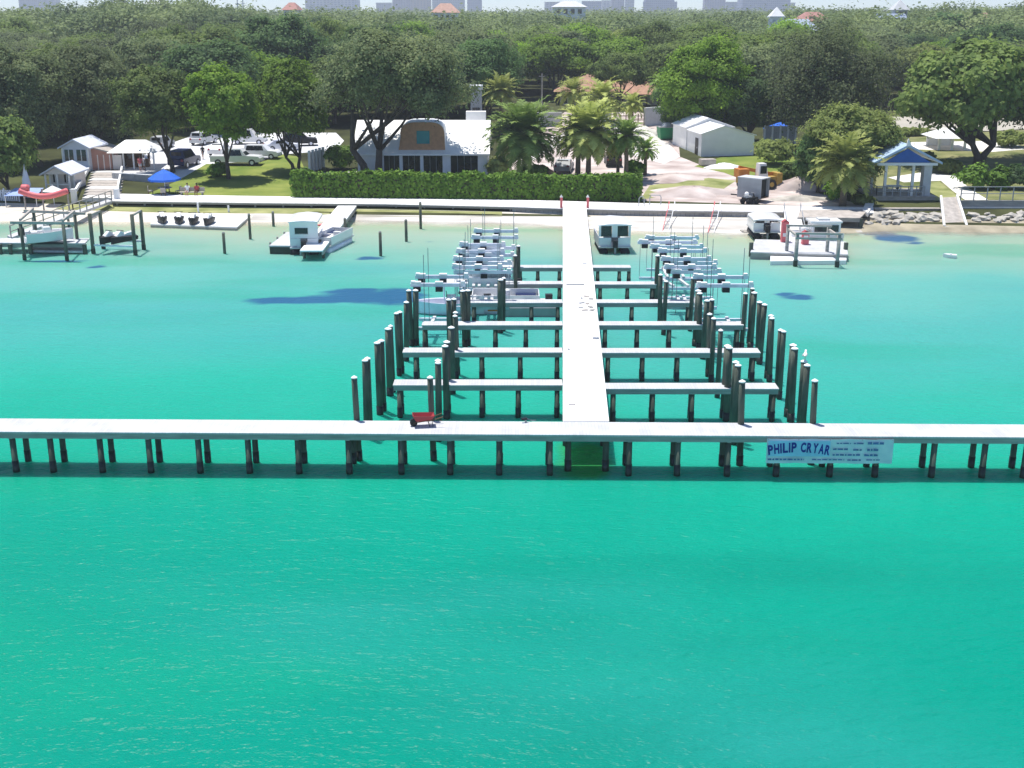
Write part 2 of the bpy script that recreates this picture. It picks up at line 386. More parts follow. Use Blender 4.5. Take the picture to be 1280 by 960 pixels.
sheet('shore_ledge', [vy(-26,115.6), vy(-12,115.9), vy(0,116.1), vy(6,114.6), vy(22,112.8), vy(33,113.6), vy(33,119.5), vy(-26,118.2)], M['shelf'], .02, 'limestone ledge below the promenade', True)
sheet('shore_grass', [vy(-47,118.0), vy(-36,117.6), vy(-22,118.1), vy(-8,118.1), vy(-1,118.6), vy(-1,120.2), vy(-47,120.2)], M['drygrass'], .03, 'strip of grass below the promenade', True)
M['shoreearth'] = mat('tan_shore_earth', (.34,.30,.22), .95, .25, .6, .1, bump=.3)
sheet('rocky_shore', [vy(30,112.5), vy(110,112.5), vy(110,120.2), vy(30,120.2)], M['shoreearth'], .035, 'tan rocky shore below the gazebo', True)
M['scrub'] = mat('dry_garden_grass', (.13,.17,.05), .95, .3, .35, .1, col2=(.27,.26,.12), bump=.2)
sheet('lawn', [(175,248),(222,226),(258,205),(300,207),(332,201),(352,193),(374,196),(384,218),(364,224),(366,250)], M['lawn'], .02, 'mown lawn sloping to the promenade')
sheet('parking_lot', [(140,224),(165,200),(205,182),(240,170),(300,166),(420,166),(430,176),(420,188),(352,193),(325,201),(262,205),(222,226)], M['parking'], .012, 'bleached parking lot under the trees')
sheet('dirt_yard', [(600,247),(610,228),(640,205),(664,180),(690,152),(706,140),(800,140),(846,160),(850,196),(890,212),(985,232),(1040,246),(1090,260),(840,252)], M['dirt'], .012, 'graded pink dirt yard')
sheet('driveway', [(760,150),(806,160),(838,182),(850,196),(830,205),(796,196),(770,180),(700,180),(668,200),(650,210),(664,190),(690,170)], M['drive'], .024, 'pale crushed shell driveway')
sheet('side_lawn', [(868,208),(900,197),(990,192),(1010,230),(960,236),(905,216)], M['lawn'], .024, 'grass beside the white shed')
sheet('yard_grass', [(800,250),(812,232),(880,222),(920,226),(905,236),(850,242)], M['drygrass'], .024, 'thin grass in the yard')
sheet('garden_lawn', [(1090,250),(1100,200),(1140,170),(1330,160),(1360,250)], M['scrub'], .012, 'garden lawn behind the gazebo')
sheet('road', [(1090,160),(1110,146),(1330,144),(1360,156),(1240,164)], M['tan'], .02, 'pale road behind the garden')
sheet('garden_path', [(1110,222),(1150,216),(1196,220),(1212,236),(1235,250),(1206,250),(1190,238),(1176,226),(1130,228)], M['drive'], .024, 'white curved garden path')
sheet('yellow_lawn', [(1160,229),(1174,227),(1190,240),(1204,251),(1166,251)], M['drygrass'], .028, 'dry grass beside the gazebo')
sheet('garden_court', [(1120,186),(1130,178),(1250,176),(1290,186),(1240,190)], M['drive'], .02, 'white garden court under the canopy')

# ---------------------------------------------------------------- docks
def zdeck(y): return 2.0-(min(max(y, 51), 122)-51)*0.85/71
def bent_posts(root, pts, ztop, r=.16):
    r *= .90
    for (x, y) in pts:
        z1 = ztop-.02
        p = MB().tube([(x,y,-1.5),(x,y,z1)], [r*1.02, r*.95], 10).build('pile', M['pile'], root, True)
        MB().tube([(x,y,-.4),(x,y,.55)], r*1.10, 10).build('waterline_band', M['pile_wet'], p, True)
A0, A1 = gp(-140, 538.9, 2.0), gp(1420, 547.4, 2.0); B0, B1 = gp(-140, 522.2, 2.0), gp(1420, 531.5, 2.0)
dk = thing('long_dock', 'long pale boardwalk dock crossing the whole view on dark piles', 'dock', (0,0,0))
cross = MB()
cross.add([(*A0.xy,1.93),(*A1.xy,1.93),(*B1.xy,1.93),(*B0.xy,1.93),(*A0.xy,2),(*A1.xy,2),(*B1.xy,2),(*B0.xy,2)], [(3,2,1,0),(4,5,6,7),(0,1,5,4),(1,2,6,5),(2,3,7,6),(3,0,4,7)])
cross.build('deck', M['deck'], dk)
for P, Q, s in ((A0, A1, 1), (B0, B1, -1)):
    P2, Q2 = P+Vector((0, .07*s, 0)), Q+Vector((0, .07*s, 0)); P2.z = Q2.z = 1.80
    MB().bar(P2, Q2, .07, .25).build('edge_beam', M['fascia'], dk)
def lerp(a, b, t_): return a+(b-a)*t_
def on_front(px, s=0.0):
    x = gp(px, 592, 0).x; u = (x-A0.x)/(A1.x-A0.x); return x, u
fr = [-40,18,65,127,188,250,312,374,437,502,563,624,687,785,845,907,968,1034,1090,1160,1222,1273,1330]
for k, px in enumerate(fr):
    x, u = on_front(px)
    yf = lerp(A0, A1, u).y+.24; yb = lerp(B0, B1, u).y-.24
    xb = x+(.02 if px < 640 else -.02)
    bent_posts(dk, [(x, yf), (xb, yb)], 1.72, .155)
    MB().bar((x, yf-.2, 1.73), (xb, yb+.2, 1.73), .16, .17).build('cross_beam', M['fascia'], dk)

pier = thing('main_pier', 'straight white walkway pier running from the long dock to the shore', 'pier', (0,0,0))
secs = []
for py in (526.5, 500, 470, 430, 390, 350, 310, 280, 254):
    y = 51.0
    for _ in range(30): y = gp(703, py, zdeck(y)).y
    z = zdeck(y); l = gp(703.6, py, z); r = gp(703.9+(py+14)*.1062, py, z); secs.append((l, r))
secs[0][0].y = secs[0][1].y = (B0.y+B1.y)/2+.06
d_ = MB()
rings = []
for l, r in secs: rings.append([(l.x,l.y,l.z),(r.x,l.y,l.z),(r.x,l.y,l.z-.07),(l.x,l.y,l.z-.07)])
d_.loft(rings).build('deck', M['deck_y'], pier)
for side in (0, 1):
    g = MB(); s = 1 if side == 0 else -1
    rr = [[(q[side].x+.0*s, q[0].y, q[0].z-.075),(q[side].x+.09*s, q[0].y, q[0].z-.075),(q[side].x+.09*s, q[0].y, q[0].z-.34),(q[side].x, q[0].y, q[0].z-.34)] for q in secs]
    g.loft(rr).build('edge_beam', M['fascia'], pier)
def pier_edges(y):
    for (l, r), (l2, r2) in zip(secs, secs[1:]):
        if l.y <= y <= l2.y:
            t_ = (y-l.y)/(l2.y-l.y); return lerp(l.x, l2.x, t_), lerp(r.x, r2.x, t_), lerp(l.z, l2.z, t_)
    l, r = secs[0] if y < secs[0][0].y else secs[-1]
    return l.x, r.x, l.z
yy = 50.9
for px in (710, 757):
    p = gp(px, 590, 0); bent_posts(dk, [(p.x, yy)], 1.75, .17)
for y in (54.2, 57.4, 62.6, 67.5, 73, 79, 85.5, 92, 99, 106, 113, 119):
    l, r, z = pier_edges(y); bent_posts(pier, [(l+.16, y), (r-.16, y)], z-.1, .16)
    MB().bar((l+.05, y, z-.19), (r-.05, y, z-.19), .2, .2).build('cross_beam', M['fascia'], pier)
    if z: pass
# grey marks and repairs lying on the deck
def on_pier(px, py):
    y = 60.0
    for _ in range(30): y = gp(px, py, zdeck(y)).y
    return gp(px, py, pier_edges(y)[2])

# finger piers: (front-edge photo height, photo x of the free end, photo x of the piles)
FING = {'left': [(481.5,491,(500,602.5,647.5,696)),(440.5,503,(520,602,650,696)),(406.5,527,(531,619,657,696)),(378.5,585,(592,624,664,697)),(355,630,(642,665,699)),(334.5,645,(650,672,699))],
        'right': [(486,974,(766,815,864,965)),(441,951,(759.5,802.5,846,940)),(406.5,930,(756,796,836,921)),(378.5,866,(752,789.5,830,860)),(355.5,821,(750,784,815)),(334.5,789,(747,774,786))]}
finger_y = []
for side in ('left', 'right'):
    for k, (fy, xe, piles) in enumerate(FING[side]):
        y = 60.0
        for _ in range(30): y = gp(700, fy, zdeck(y)-.12).y
        l, r, z = pier_edges(y); z -= .12
        xi = l-.01 if side == 'left' else r+.01
        pe = gp(xe, fy, z); xo = pe.x
        x0, x1 = sorted((xi, xo)); w = 1.0
        rt = thing('finger_pier', f'{ORD[k] or "first "}finger pier from the long dock on the {side} of the walkway', 'finger pier', ((x0+x1)/2, y, 0), 0, 'finger piers along the walkway')
        h = (x1-x0)/2
        MB().box(-h, h, 0, w, z-.06, z).build('deck', M['deck'], rt)
        MB().box(-h+.03, h-.03, .02, .10, z-.30, z-.062).build('edge_beam', M['fascia'], rt)
        MB().box(-h+.03, h-.03, w-.10, w-.02, z-.30, z-.062).build('edge_beam', M['fascia'], rt)
        for px in piles:
            q = gp(px, proj((0, y+.3, .6))[1], .6); bent_posts(rt, [(q.x-(x0+x1)/2, .22), (q.x-(x0+x1)/2+.03, w-.22)], z-.1, .15)
        finger_y.append((side, y, z, xi, xo))

# ---------------------------------------------------------------- tall mooring piles
def ztop_pile(py): return 4.1-(min(max(470-py, 0), 110))*.5/110
proto_pile = thing('mooring_pile', 'x', 'mooring pile', (0,0,0))
MB().tube([(0,0,-2),(0,0,3.0),(0,0,4.0)], [.17,.155,.15], 12).build('shaft', M['pile'], proto_pile, True)
MB().tube([(0,0,-.4),(0,0,.5)], .178, 12).build('waterline_band', M['pile_wet'], proto_pile, True)
MB().tube([(0,0,4.004),(0,0,4.05),(0,0,4.13)], [.165,.165,.03], 12).build('cap', M['cap'], proto_pile)
ROWS = {'outer row left of the walkway': [(445,470),(455,449),(459,446.5),(472,427),(476,423.5),(485,409),(489,405.5),(497,390),(500,388),(506,376),(513,361.5),(518.5,361)],
        'inner row left of the walkway': [(540,470),(546.5,452),(547.5,449),(557,431),(558,425),(564,407.5),(569.5,393),(571,389),(561,372.5),(565.5,372),(580.5,362),(584,361),(625,348),(629,346),(645,318),(648,306)],
        'inner row right of the walkway': [(931,475),(922.5,455),(920.5,451),(913,433),(909,430),(901,411),(893,396),(889,391),(890,372.5),(882,374),(877,365),(872,361.5),(865.5,346),(832,350),(827,342),(822,318)],
        'outer row right of the walkway': [(1022,474),(1009,455),(1006,450),(995,434),(991,429),(980,412.5),(976.5,410.5),(967,396),(964,392.5),(954,379),(952,376),(942,364),(940,359),(931,365)]}
first = True
for row, pts in ROWS.items():
    for k, (px, py) in enumerate(pts):
        zt = ztop_pile(py); p = gp(px, py, zt); lab = f'{ORD[k] or "first "}dark mooring pile from the long dock, {row}'
        if first: o = proto_pile; o['label'] = lab; o['group'] = 'mooring piles of the slips'; first = False
        else: o = dup(proto_pile, (0,0,0), 0, lab)
        o.location = (p.x, p.y, 0); q_s = .84+.05*((k*29+len(row)) % 7); o.scale = (q_s, q_s, zt/4.13)
        o.rotation_euler = ((k*37 % 7-3)*.006, (k*53 % 9-4)*.006, k)

# ---------------------------------------------------------------- boat lifts
def boat_lift(rows, x0, x1, label, ztop, posts=True):
    # rows: photo heights of the two top beams; x0, x1: photo x of their ends
    pa = [gp(x, rows[0], ztop) for x in x0]; pb = [gp(x, rows[1], ztop) for x in x1]
    c = (pa[0]+pa[1]+pb[0]+pb[1])/4; rt = thing('boat_lift', label, 'boat lift', (c.x, c.y, 0), 0, 'boat lifts between the inner slips')
    o = Vector((c.x, c.y, 0))
    for P in (pa, pb):
        a, b_ = P[0]-o, P[1]-o; a.z = b_.z = ztop
        MB().bar(a, b_, .18, .22).build('top_beam', M['galv'], rt)
        w = (b_.x-a.x)
        for f in (.12, .52):
            m_ = a+(b_-a)*f
            mo = MB().box(m_.x-.22, m_.x+.22, m_.y-.2, m_.y+.2, ztop-.40, ztop-.112).build('motor', M['black'], rt)
            MB().box(m_.x-.24, m_.x+.24, m_.y-.18, m_.y+.18, ztop+.112, ztop+.21).build('motor_cover', M['white'], mo)
        for f in (.05, .95):
            m_ = a+(b_-a)*f
            MB().box(m_.x-.13, m_.x+.13, m_.y-.15, m_.y+.15, ztop+.112, ztop+.25).build('end_bracket', M['white'], rt)
            MB().tube([(m_.x, m_.y+.14, .9), (m_.x, m_.y+.14, ztop-.13)], .018, 5).build('hoist_cable', M['cable'], rt)
        if posts:
            for f in (.25, .9):
                m_ = a+(b_-a)*f
                MB().tube([(m_.x, m_.y-.16, .6), (m_.x, m_.y-.16, ztop+1.9)], .022, 6).build('guide_pole', M['cable'], rt)
        MB().bar((a.x+.2, a.y, .95), (b_.x-.2, b_.y, .95), .16, .2).build('cradle_beam', M['galv'], rt)
    for f in (.35, .65):
        a, b_ = pa[0]-o, pa[1]-o; c2, d2 = pb[0]-o, pb[1]-o
        p, q = a+(b_-a)*f, c2+(d2-c2)*f; p.z = q.z = 1.12
        MB().bar(p, q, .2, .14).build('bunk', M['lgrey'], rt)
    return rt
boat_lift((356,346), (513,582), (519,586), 'longest boat lift of the left slips, nearest to the long dock', 3.75)
boat_lift((334,324), (565,628), (566,630), 'boat lift behind the longest lift of the left slips', 3.7)
boat_lift((314.5,306), (570,631), (574,632), 'boat lift third from the long dock among the left slips', 3.65)
boat_lift((340,329), (567,640), (568,640), 'boat lift set between the second and third rows of left slip beams', 3.4, False)
boat_lift((319,310), (574,644), (576,645), 'boat lift packed between lifts nearer the beach on the left', 3.4, False)
boat_lift((340,329), (838,902), (834,897), 'boat lift packed behind the nearest right slip lift', 3.4, False)
boat_lift((308.5,297.5), (812,880), (806,874), 'boat lift packed between lifts nearer the beach on the right', 3.4, False)
boat_lift((297,289), (589,648), (592,648), 'boat lift closest to the beach among the left slips', 3.6)
boat_lift((357,346.5), (870,942), (866,935), 'boat lift nearest to the long dock among the right slips', 3.75)
boat_lift((334,324), (830,896), (826,889), 'boat lift second from the long dock among the right slips', 3.7)
boat_lift((314,303), (822,884), (797,872), 'boat lift closest to the beach among the right slips', 3.65)
for k, (px, py) in enumerate([(650,287),(646,296),(812,303),(806,290)]):
    pass
# ---------------------------------------------------------------- banner on the long dock
bl, br = gp(958, 578, .75), gp(1117.5, 579, .75)
xL = gp(958.5, 546, 1.95).x; xR = gp(1117.5, 547.5, 1.95).x
uu = (xL-A0.x)/(A1.x-A0.x); yL = lerp(A0, A1, uu).y-.06
uu = (xR-A0.x)/(A1.x-A0.x); yR = lerp(A0, A1, uu).y-.06
bw = math.hypot(xR-xL, yR-yL); brz = math.atan2(yR-yL, xR-xL)
zt_b = 1.90; zb_b = dp(1040, 579, (yL+yR)/2).z; bh = zt_b-zb_b
ban = thing('banner', 'white vinyl banner with blue capital lettering hung on the long dock', 'banner', (xL, yL, 0), brz)
mb = MB(); nx_, nz_ = 48, 8; vs = []
for j in range(nz_+1):
    for i in range(nx_+1):
        u, v = i/nx_, j/nz_
        vs.append((u*bw, -.02-.03*math.sin(u*19+v*2)*(1-v)-.015*math.sin(u*47), zb_b+v*bh-.03*math.sin(PI*u*3)**2*v))
fs = [(j*(nx_+1)+i, j*(nx_+1)+i+1, (j+1)*(nx_+1)+i+1, (j+1)*(nx_+1)+i) for j in range(nz_) for i in range(nx_)]
mb.add(vs, fs)
M['vinyl'] = mat('pale_blue_white_vinyl', (.62,.70,.80), .45, .12, 1.4, .4, col2=(.74,.76,.80))
M['panelblue'] = mat('light_blue_print', (.36,.60,.82), .5, .15, 1.2)
M['ink'] = mat('navy_print', (.012,.022,.25), .5, .2)
M['ink2'] = mat('grey_blue_print', (.10,.16,.36), .5, .3, 8)
vin = mb.build('vinyl_sheet', M['vinyl'], ban); sol = vin.modifiers.new('t', 'SOLIDIFY'); sol.thickness = .006
MB().box(.06, bw*.50, -.0750, -.073, zb_b+bh*.30, zb_b+bh*.93).build('printed_panel', M['panelblue'], ban)
# lettering: the letters ride a shallow arch
lv, lf = [], []
word = 'PHILIP CRYAR'; wid = {'I': .42, ' ': .55}
tot = sum(wid.get(c, 1.0) for c in word); adv = bw*.485/tot; xcur = .09
for ch in word:
    wch = wid.get(ch, 1.0)*adv
    if ch != ' ':
        cu = bpy.data.curves.new('letter', 'FONT'); cu.body = ch; cu.size = 1; cu.extrude = .012; cu.offset = .036
        to = bpy.data.objects.new('letter', cu); C.objects.link(to); dg = bpy.context.evaluated_depsgraph_get(); dg.update()
        me = to.evaluated_get(dg).to_mesh(); co = np.array([v.co[:] for v in me.vertices]); fc = [tuple(p.vertices) for p in me.polygons]
        to.evaluated_get(dg).to_mesh_clear(); bpy.data.objects.remove(to)
        mn, mxx = co.min(0), co.max(0); hgt = bh*.40
        X_ = (co[:,0]-mn[0])/max(mxx[0]-mn[0], 1e-4)*(wch*.86 if ch != 'I' else wch*.6); Y_ = (co[:,1]-mn[1])/(mxx[1]-mn[1])*hgt; T_ = co[:,2]
        xm = xcur+wch*.43; s_ = (xm-.09)/(bw*.485)*2-1; ang = -s_*.16; yb_ = zb_b+bh*(.34+.13*(1-s_*s_))
        px_ = X_-wch*.43; ca, sa = math.cos(ang), math.sin(ang)
        XX = xm+px_*ca-Y_*sa; ZZ = yb_+px_*sa+Y_*ca; base = len(lv)
        lv += [(x, -.078-(.5*(tt+.012)), z) for x, z, tt in zip(XX, ZZ, T_)]; lf += [tuple(i+base for i in f) for f in fc]
    xcur += wch
mb = MB(); mb.v = lv; mb.f = lf; mb.build('lettering', M['ink'], ban)
# unreadable small print
rnd = random.Random(4)
def print_run(x0, x1, z, h):
    top = []; x = x0
    while x < x1-.02:
        w = min(rnd.uniform(.05, .26), x1-x)
        top += [(x, z+h/2*rnd.uniform(.7,1.1)), (x+w, z+h/2*rnd.uniform(.7,1.1))]; x += w
        if x < x1-.06: top += [(x+.004, z-h*.42), (x+.05, z-h*.42)]; x += .054
    MB().prism([(x0, z-h/2)]+top+[(x1, z-h/2)], 'y', -.077, -.073).build('lettering', M['ink2'], ban)
for (a, b_, zf, h) in ((.545,.66,.84,.05),(.68,.76,.84,.06),(.79,.92,.85,.10),(.52,.64,.60,.07),(.68,.75,.58,.07),(.79,.88,.58,.10),(.52,.74,.37,.07),(.77,.88,.36,.08),(.64,.75,.16,.06),(.79,.9,.17,.05),(.01,.30,.17,.07),(.36,.62,.17,.05)):
    print_run(bw*a+.02, bw*b_, zb_b+bh*zf, bh*h)
mb = MB()
for u in (.01,.25,.5,.75,.99): mb.tube([(bw*u, -.05, zt_b-.06), (bw*u, .02, zt_b+.06)], .012, 5)
mb.build('lashing', M['cable'], ban)

# ---------------------------------------------------------------- things on the decks
p = gp(531, 532, 2.0); s = mpp(p)
wb = thing('wheelbarrow', 'red wheelbarrow with black wheel parked on the long dock', 'wheelbarrow', (p.x, p.y, 2.0), R(8)); wb.scale = (.86,.86,.9)
rings = [[(-.46,-.20,.30),(.30,-.22,.30),(.30,.22,.30),(-.46,.20,.30)], [(-.64,-.33,.62),(.50,-.34,.58),(.50,.34,.58),(-.64,.33,.62)]]
tr = MB().loft(rings, caps=False); tr.add([(-.46,-.20,.30),(.30,-.22,.30),(.30,.22,.30),(-.46,.20,.30)], [(0,1,2,3)])
tro = tr.build('tray', M['red'], wb); so = tro.modifiers.new('t', 'SOLIDIFY'); so.thickness = .02
MB().tube([(-.58,-.09,.2),(-.58,.09,.2)], .2, 16).build('wheel', M['black'], wb)
for q in (-1, 1):
    MB().tube([(-.58,.12*q,.2),(-.2,.2*q,.27),(.4,.26*q,.36),(.95,.3*q,.52)], .022, 6).build('handle', M['wood'], wb)
    MB().tube([(.15,.24*q,.31),(.25,.25*q,0),(.42,.25*q,.02),(.36,.26*q,.35)], .018, 6).build('leg', M['black'], wb)
p = gp(656, 528, 2.0)
ha = thing('cordless_drill', 'small dark power tool left on the long dock near the walkway', 'tool', (p.x, p.y, 2.0), R(20))
MB().box(-.16,.10,-.05,.05,.12,.22).build('body', M['black'], ha)
MB().bar((.02,0,.13),(.06,0,0),.07,.07).build('grip', M['grey'], ha)
MB().tube([(.1,.0,.17),(.34,.02,.05),(.56,.05,.02)], .025, 6).build('cord', M['cable'], ha)
p = on_pier(743.5, 420)
bx = thing('deck_box', 'low white box lying near the edge of the walkway pier', 'box', (p.x, p.y, p.z), 0)
MB().box(-.16,.16,-.75,.75,.0,.12).build('case', M['lgrey'], bx); MB().box(-.18,.18,-.77,.77,.123,.16).build('lid', M['white'], bx)
def clutter(px, py, w, l, label, m, name='plank_offcut', cat='offcut', rz=0, h=.06):
    p = on_pier(px, py); b_ = MB().box(-w/2,w/2,-l/2,l/2,0,h).build(name, m); b_.location = (p.x, p.y, p.z+.004); b_.rotation_euler[2] = rz; tag(b_, label, cat); return b_
clutter(719, 356, 1.25, .28, 'long grey board lying across the walkway pier', M['grey'], rz=.05)
for k, (px, py) in enumerate([(727,373),(733,371),(739,374),(727,379),(734,380),(738,384),(726,385),(731,388),(740,388)]):
    clutter(px, py, .14+.05*(k%3), .30+.1*(k%2), f'small grey offcut, {ORD[k] or "first "}from the shore in the scatter on the walkway', (M['grey'], M['greywood'], M['fascia'])[k%3], rz=k*.7)['group'] = 'offcuts scattered on the walkway'
clutter(730.5, 329, .34, .42, 'small grey block alone on the walkway far from the long dock', M['lgrey'])
clutter(715, 506, .32, .10, 'pinkish stick lying on the walkway near the long dock', M['palepink'])
clutter(711, 437, .10, .15, 'tiny dark chip on the left half of the walkway', M['grey'])
# bird on the outer pile
p = gp(1006, 449, ztop_pile(450)+.03)
bd = thing('gull', 'grey and white gull standing on a tall pile right of the walkway', 'bird', (p.x, p.y, ztop_pile(450)+.0), R(70))
mb = MB().loft([[(x, r*math.cos(a), .24+dz+r*.9*math.sin(a)) for a in np.linspace(0, 2*PI, 9)[:-1]] for x, r, dz in ((-.30,.01,.03),(-.16,.06,.0),(0,.10,0),(.10,.09,.03),(.16,.05,.10),(.21,.055,.17),(.26,.045,.17),(.36,.008,.15))])
mb.build('body', M['cap'], bd, True)
for q in (-1, 1):
    MB().loft([[(x, q*(.085+.03*math.cos(a)), .27+.05*math.sin(a)*r) for a in np.linspace(0, 2*PI, 7)[:-1]] for x, r in ((-.34,.1),(-.1,1),(.08,.8))]).build('wing', M['grey'], bd, True)
    MB().tube([(.0,q*.03,.16),(.0,q*.03,0)], .008, 5).build('leg', M['orange'], bd)

# ---------------------------------------------------------------- promenade along the shore
def pv(px, py, z=1.1): return gp(px, py, z)
FR = [(140,251.2),(320,253.5),(480,255),(640,258.5),(700,260.5),(800,262.5),(960,264.5),(1092,266)]
BK = [(140,242),(320,245),(480,247),(640,249.5),(700,251),(800,254),(960,256.5),(1092,259)]
pm = thing('promenade', 'long white promenade deck on posts following the shoreline', 'boardwalk', (0,0,0))
fr_ = [pv(*q) for q in FR]; bk_ = [pv(*q) for q in BK]
rings = [[(a.x,a.y,1.02),(a.x,a.y,1.10),(b_.x,b_.y,1.10),(b_.x,b_.y,1.02)] for a, b_ in zip(fr_, bk_)]
M['prom'] = plank_mat('white_promenade_boards', (.80,.78,.76), .3, 0, .8, .05, .85)
MB().loft(rings).build('deck', M['prom'], pm)
mb = MB()
for a, b_ in zip(fr_, fr_[1:]): mb.bar((a.x,a.y+.10,.93),(b_.x,b_.y+.10,.93),.10,.17)
mb.build('edge_beam', M['fascia'], pm)
M['lattice'] = plank_mat('grey_lattice_skirt', (.40,.38,.37), .45, 0, .85, .25, .45)
mb = MB()
for a, b_ in zip(fr_[3:], fr_[4:]): mb.bar((a.x,a.y+.22,.58),(b_.x,b_.y+.22,.58),.06,.52)
mb.build('lattice_skirt', M['lattice'], pm)
a, b_ = fr_[0], fr_[-1]
for k in range(27):
    x = lerp(a.x+.4, b_.x-.4, k/26); y = float(np.interp(x, [q.x for q in fr_], [q.y for q in fr_]))
    MB().box(x-.09,x+.09,y+.26,y+.44,.1,1.018).build('post', M['fascia'], pm)
def prom_pt(px, d=.3):
    x = 0
    y = 120.0
    for _ in range(20):
        x = (px-640)/FOC*mpp(Vector((0,y,1.1)))*FOC; y = float(np.interp(x, [q.x for q in fr_], [q.y for q in fr_]))
    return x, y+d
# red posts where the walkway meets the promenade
for px, top, lab in ((701.5,247,'faded red post left of the walkway end at the promenade'),(734.5,247,'faded red post right of the walkway end at the promenade')):
    p = gp(px, 266, .6); rp = thing('gate_post', lab, 'post', (p.x, p.y, 0))
    MB().box(-.12,.12,-.12,.12,-.2,2.15).build('shaft', M['pinkred'], rp); MB().prism([(-.16,2.152),(.16,2.152),(0,2.40)], 'y', -.16, .16).build('finial', M['cap'], rp)
# wooden steps to the sand
for k, px in enumerate((612,)):
    a = gp(px+8, 257.5, 1.0); b_ = gp(px, 266, .35); st = thing('beach_steps', 'pale wooden steps going down from the promenade to the ledge', 'steps', (a.x, a.y, 0))
    for dx in (-.45,.45): MB().bar((dx,0,1.0),(b_.x-a.x+dx,b_.y-a.y,.3),.16,.14).build('stringer', M['white'], st)
    mb = MB()
    for t_ in np.linspace(.1,.9,6):
        mb.box((b_.x-a.x)*t_-.4,(b_.x-a.x)*t_+.4,(b_.y-a.y)*t_-.12,(b_.y-a.y)*t_+.12,1.0-.7*t_-.04,1.0-.7*t_)
    mb.build('tread', M['greywood'], st)
def ladder_rail(px0, py0, px1, py1, label):
    a = gp(px0, py0, 1.75); b_ = gp(px1, py1, .3); rt = thing('swim_ladder', label, 'ladder', (a.x, a.y, 0))
    for dx in (-.28,.28): MB().tube([(dx,.5,1.1),(dx,.2,1.9),(dx,-.1,1.85),(b_.x-a.x+dx,b_.y-a.y,0)], .038, 6).build('side_rail', M['pinkred'] if dx < 0 else M['white'], rt)
    mb = MB()
    for t_ in np.linspace(.15,.9,7): mb.bar(((b_.x-a.x)*t_-.28,(b_.y-a.y)*t_,1.8*(1-t_)),((b_.x-a.x)*t_+.28,(b_.y-a.y)*t_,1.8*(1-t_)),.06,.05)
    mb.build('rung', M['lgrey'], rt)
ladder_rail(840, 254, 832, 285, 'red and white ladder on the promenade edge behind the right lifts')
ladder_rail(897, 254, 889, 287, 'red and white ladder on the promenade edge nearer the trailer')
# pipes and small fittings
def hoop(px0, px1, py, label):
    a, b_ = gp(px0, py, 1.1), gp(px1, py, 1.1); rt = thing('pipe_hoop', label, 'handrail', (a.x, a.y, 1.1)); w = b_.x-a.x
    for q in (0, w): MB().tube([(q,0,0),(q,0,.8)], .05, 6).build('leg', M['grey'], rt)
    MB().tube([(0,0,.8),(.12,0,.98),(w-.12,0,.98),(w,0,.8)], .05, 6).build('top_rail', M['grey'], rt)
hoop(812, 826, 256, 'bent grey pipe handrail standing on the promenade right of the walkway')
hoop(798.5, 805, 258, 'narrow dark pipe hoop on the promenade beside the hedge end')

# ---------------------------------------------------------------- generic boats
def hull_rings(L_, W_, H_, draft=.25, n=9, flare=.85):
    rings = []
    for i in range(n):
        u = i/(n-1); y = -L_/2+u*L_
        w = W_/2*(1 if u < .45 else max(.05, 1-((u-.45)/.55)**2.2)); sheer = H_*(1+.25*max(0, u-.4)); kb = -draft*(1-max(0, u-.6)*1.6)
        rings.append([(-w,y,sheer),(-w*flare,y,kb*.2),(0,y,kb),(w*flare,y,kb*.2),(w,y,sheer),(w*.8,y,sheer-.02),(w*.72,y,.28),(-w*.72,y,.28),(-w*.8,y,sheer-.02)])
    return rings
def outboard(root, x, y, z, m=None):
    mo = MB().box(x-.2,x+.2,y-.5,y,z+.25,z+.85).build('outboard_motor', m or M['black'], root)
    MB().box(x-.08,x+.08,y-.35,y-.12,z-.5,z+.248).build('drive_leg', M['cable'], mo)
def runabout(loc, rz, label, L_=5.5, W_=2.1, ttop=False, hull=None, cat='boat', group=None):
    rt = thing('motor_boat', label, cat, loc, rz, group)
    MB().loft(hull_rings(L_, W_, .72)).build('hull', hull or M['gel'], rt, False)
    MB().box(-.45,.45,-.5,.1,.3,1.1).build('console', M['gel'], rt)
    MB().bar((-.45,.15,1.1),(.45,.15,1.1),.04,.5).build('windshield', M['glass'], rt)
    MB().box(-.6,.6,-1.5,-1.0,.3,.8).build('seat', M['lgrey'], rt)
    outboard(rt, 0, -L_/2-.02, .3)
    if ttop:
        MB().box(-.8,.8,-1.3,.5,2.05,2.12).build('canopy', M['gel'], rt)
        for q in ((-.7,-1.1),(.7,-1.1),(-.7,.3),(.7,.3)): MB().tube([(q[0],q[1],.4),(q[0],q[1],2.05)], .03, 6).build('canopy_pole', M['galv'], rt)
    return rt
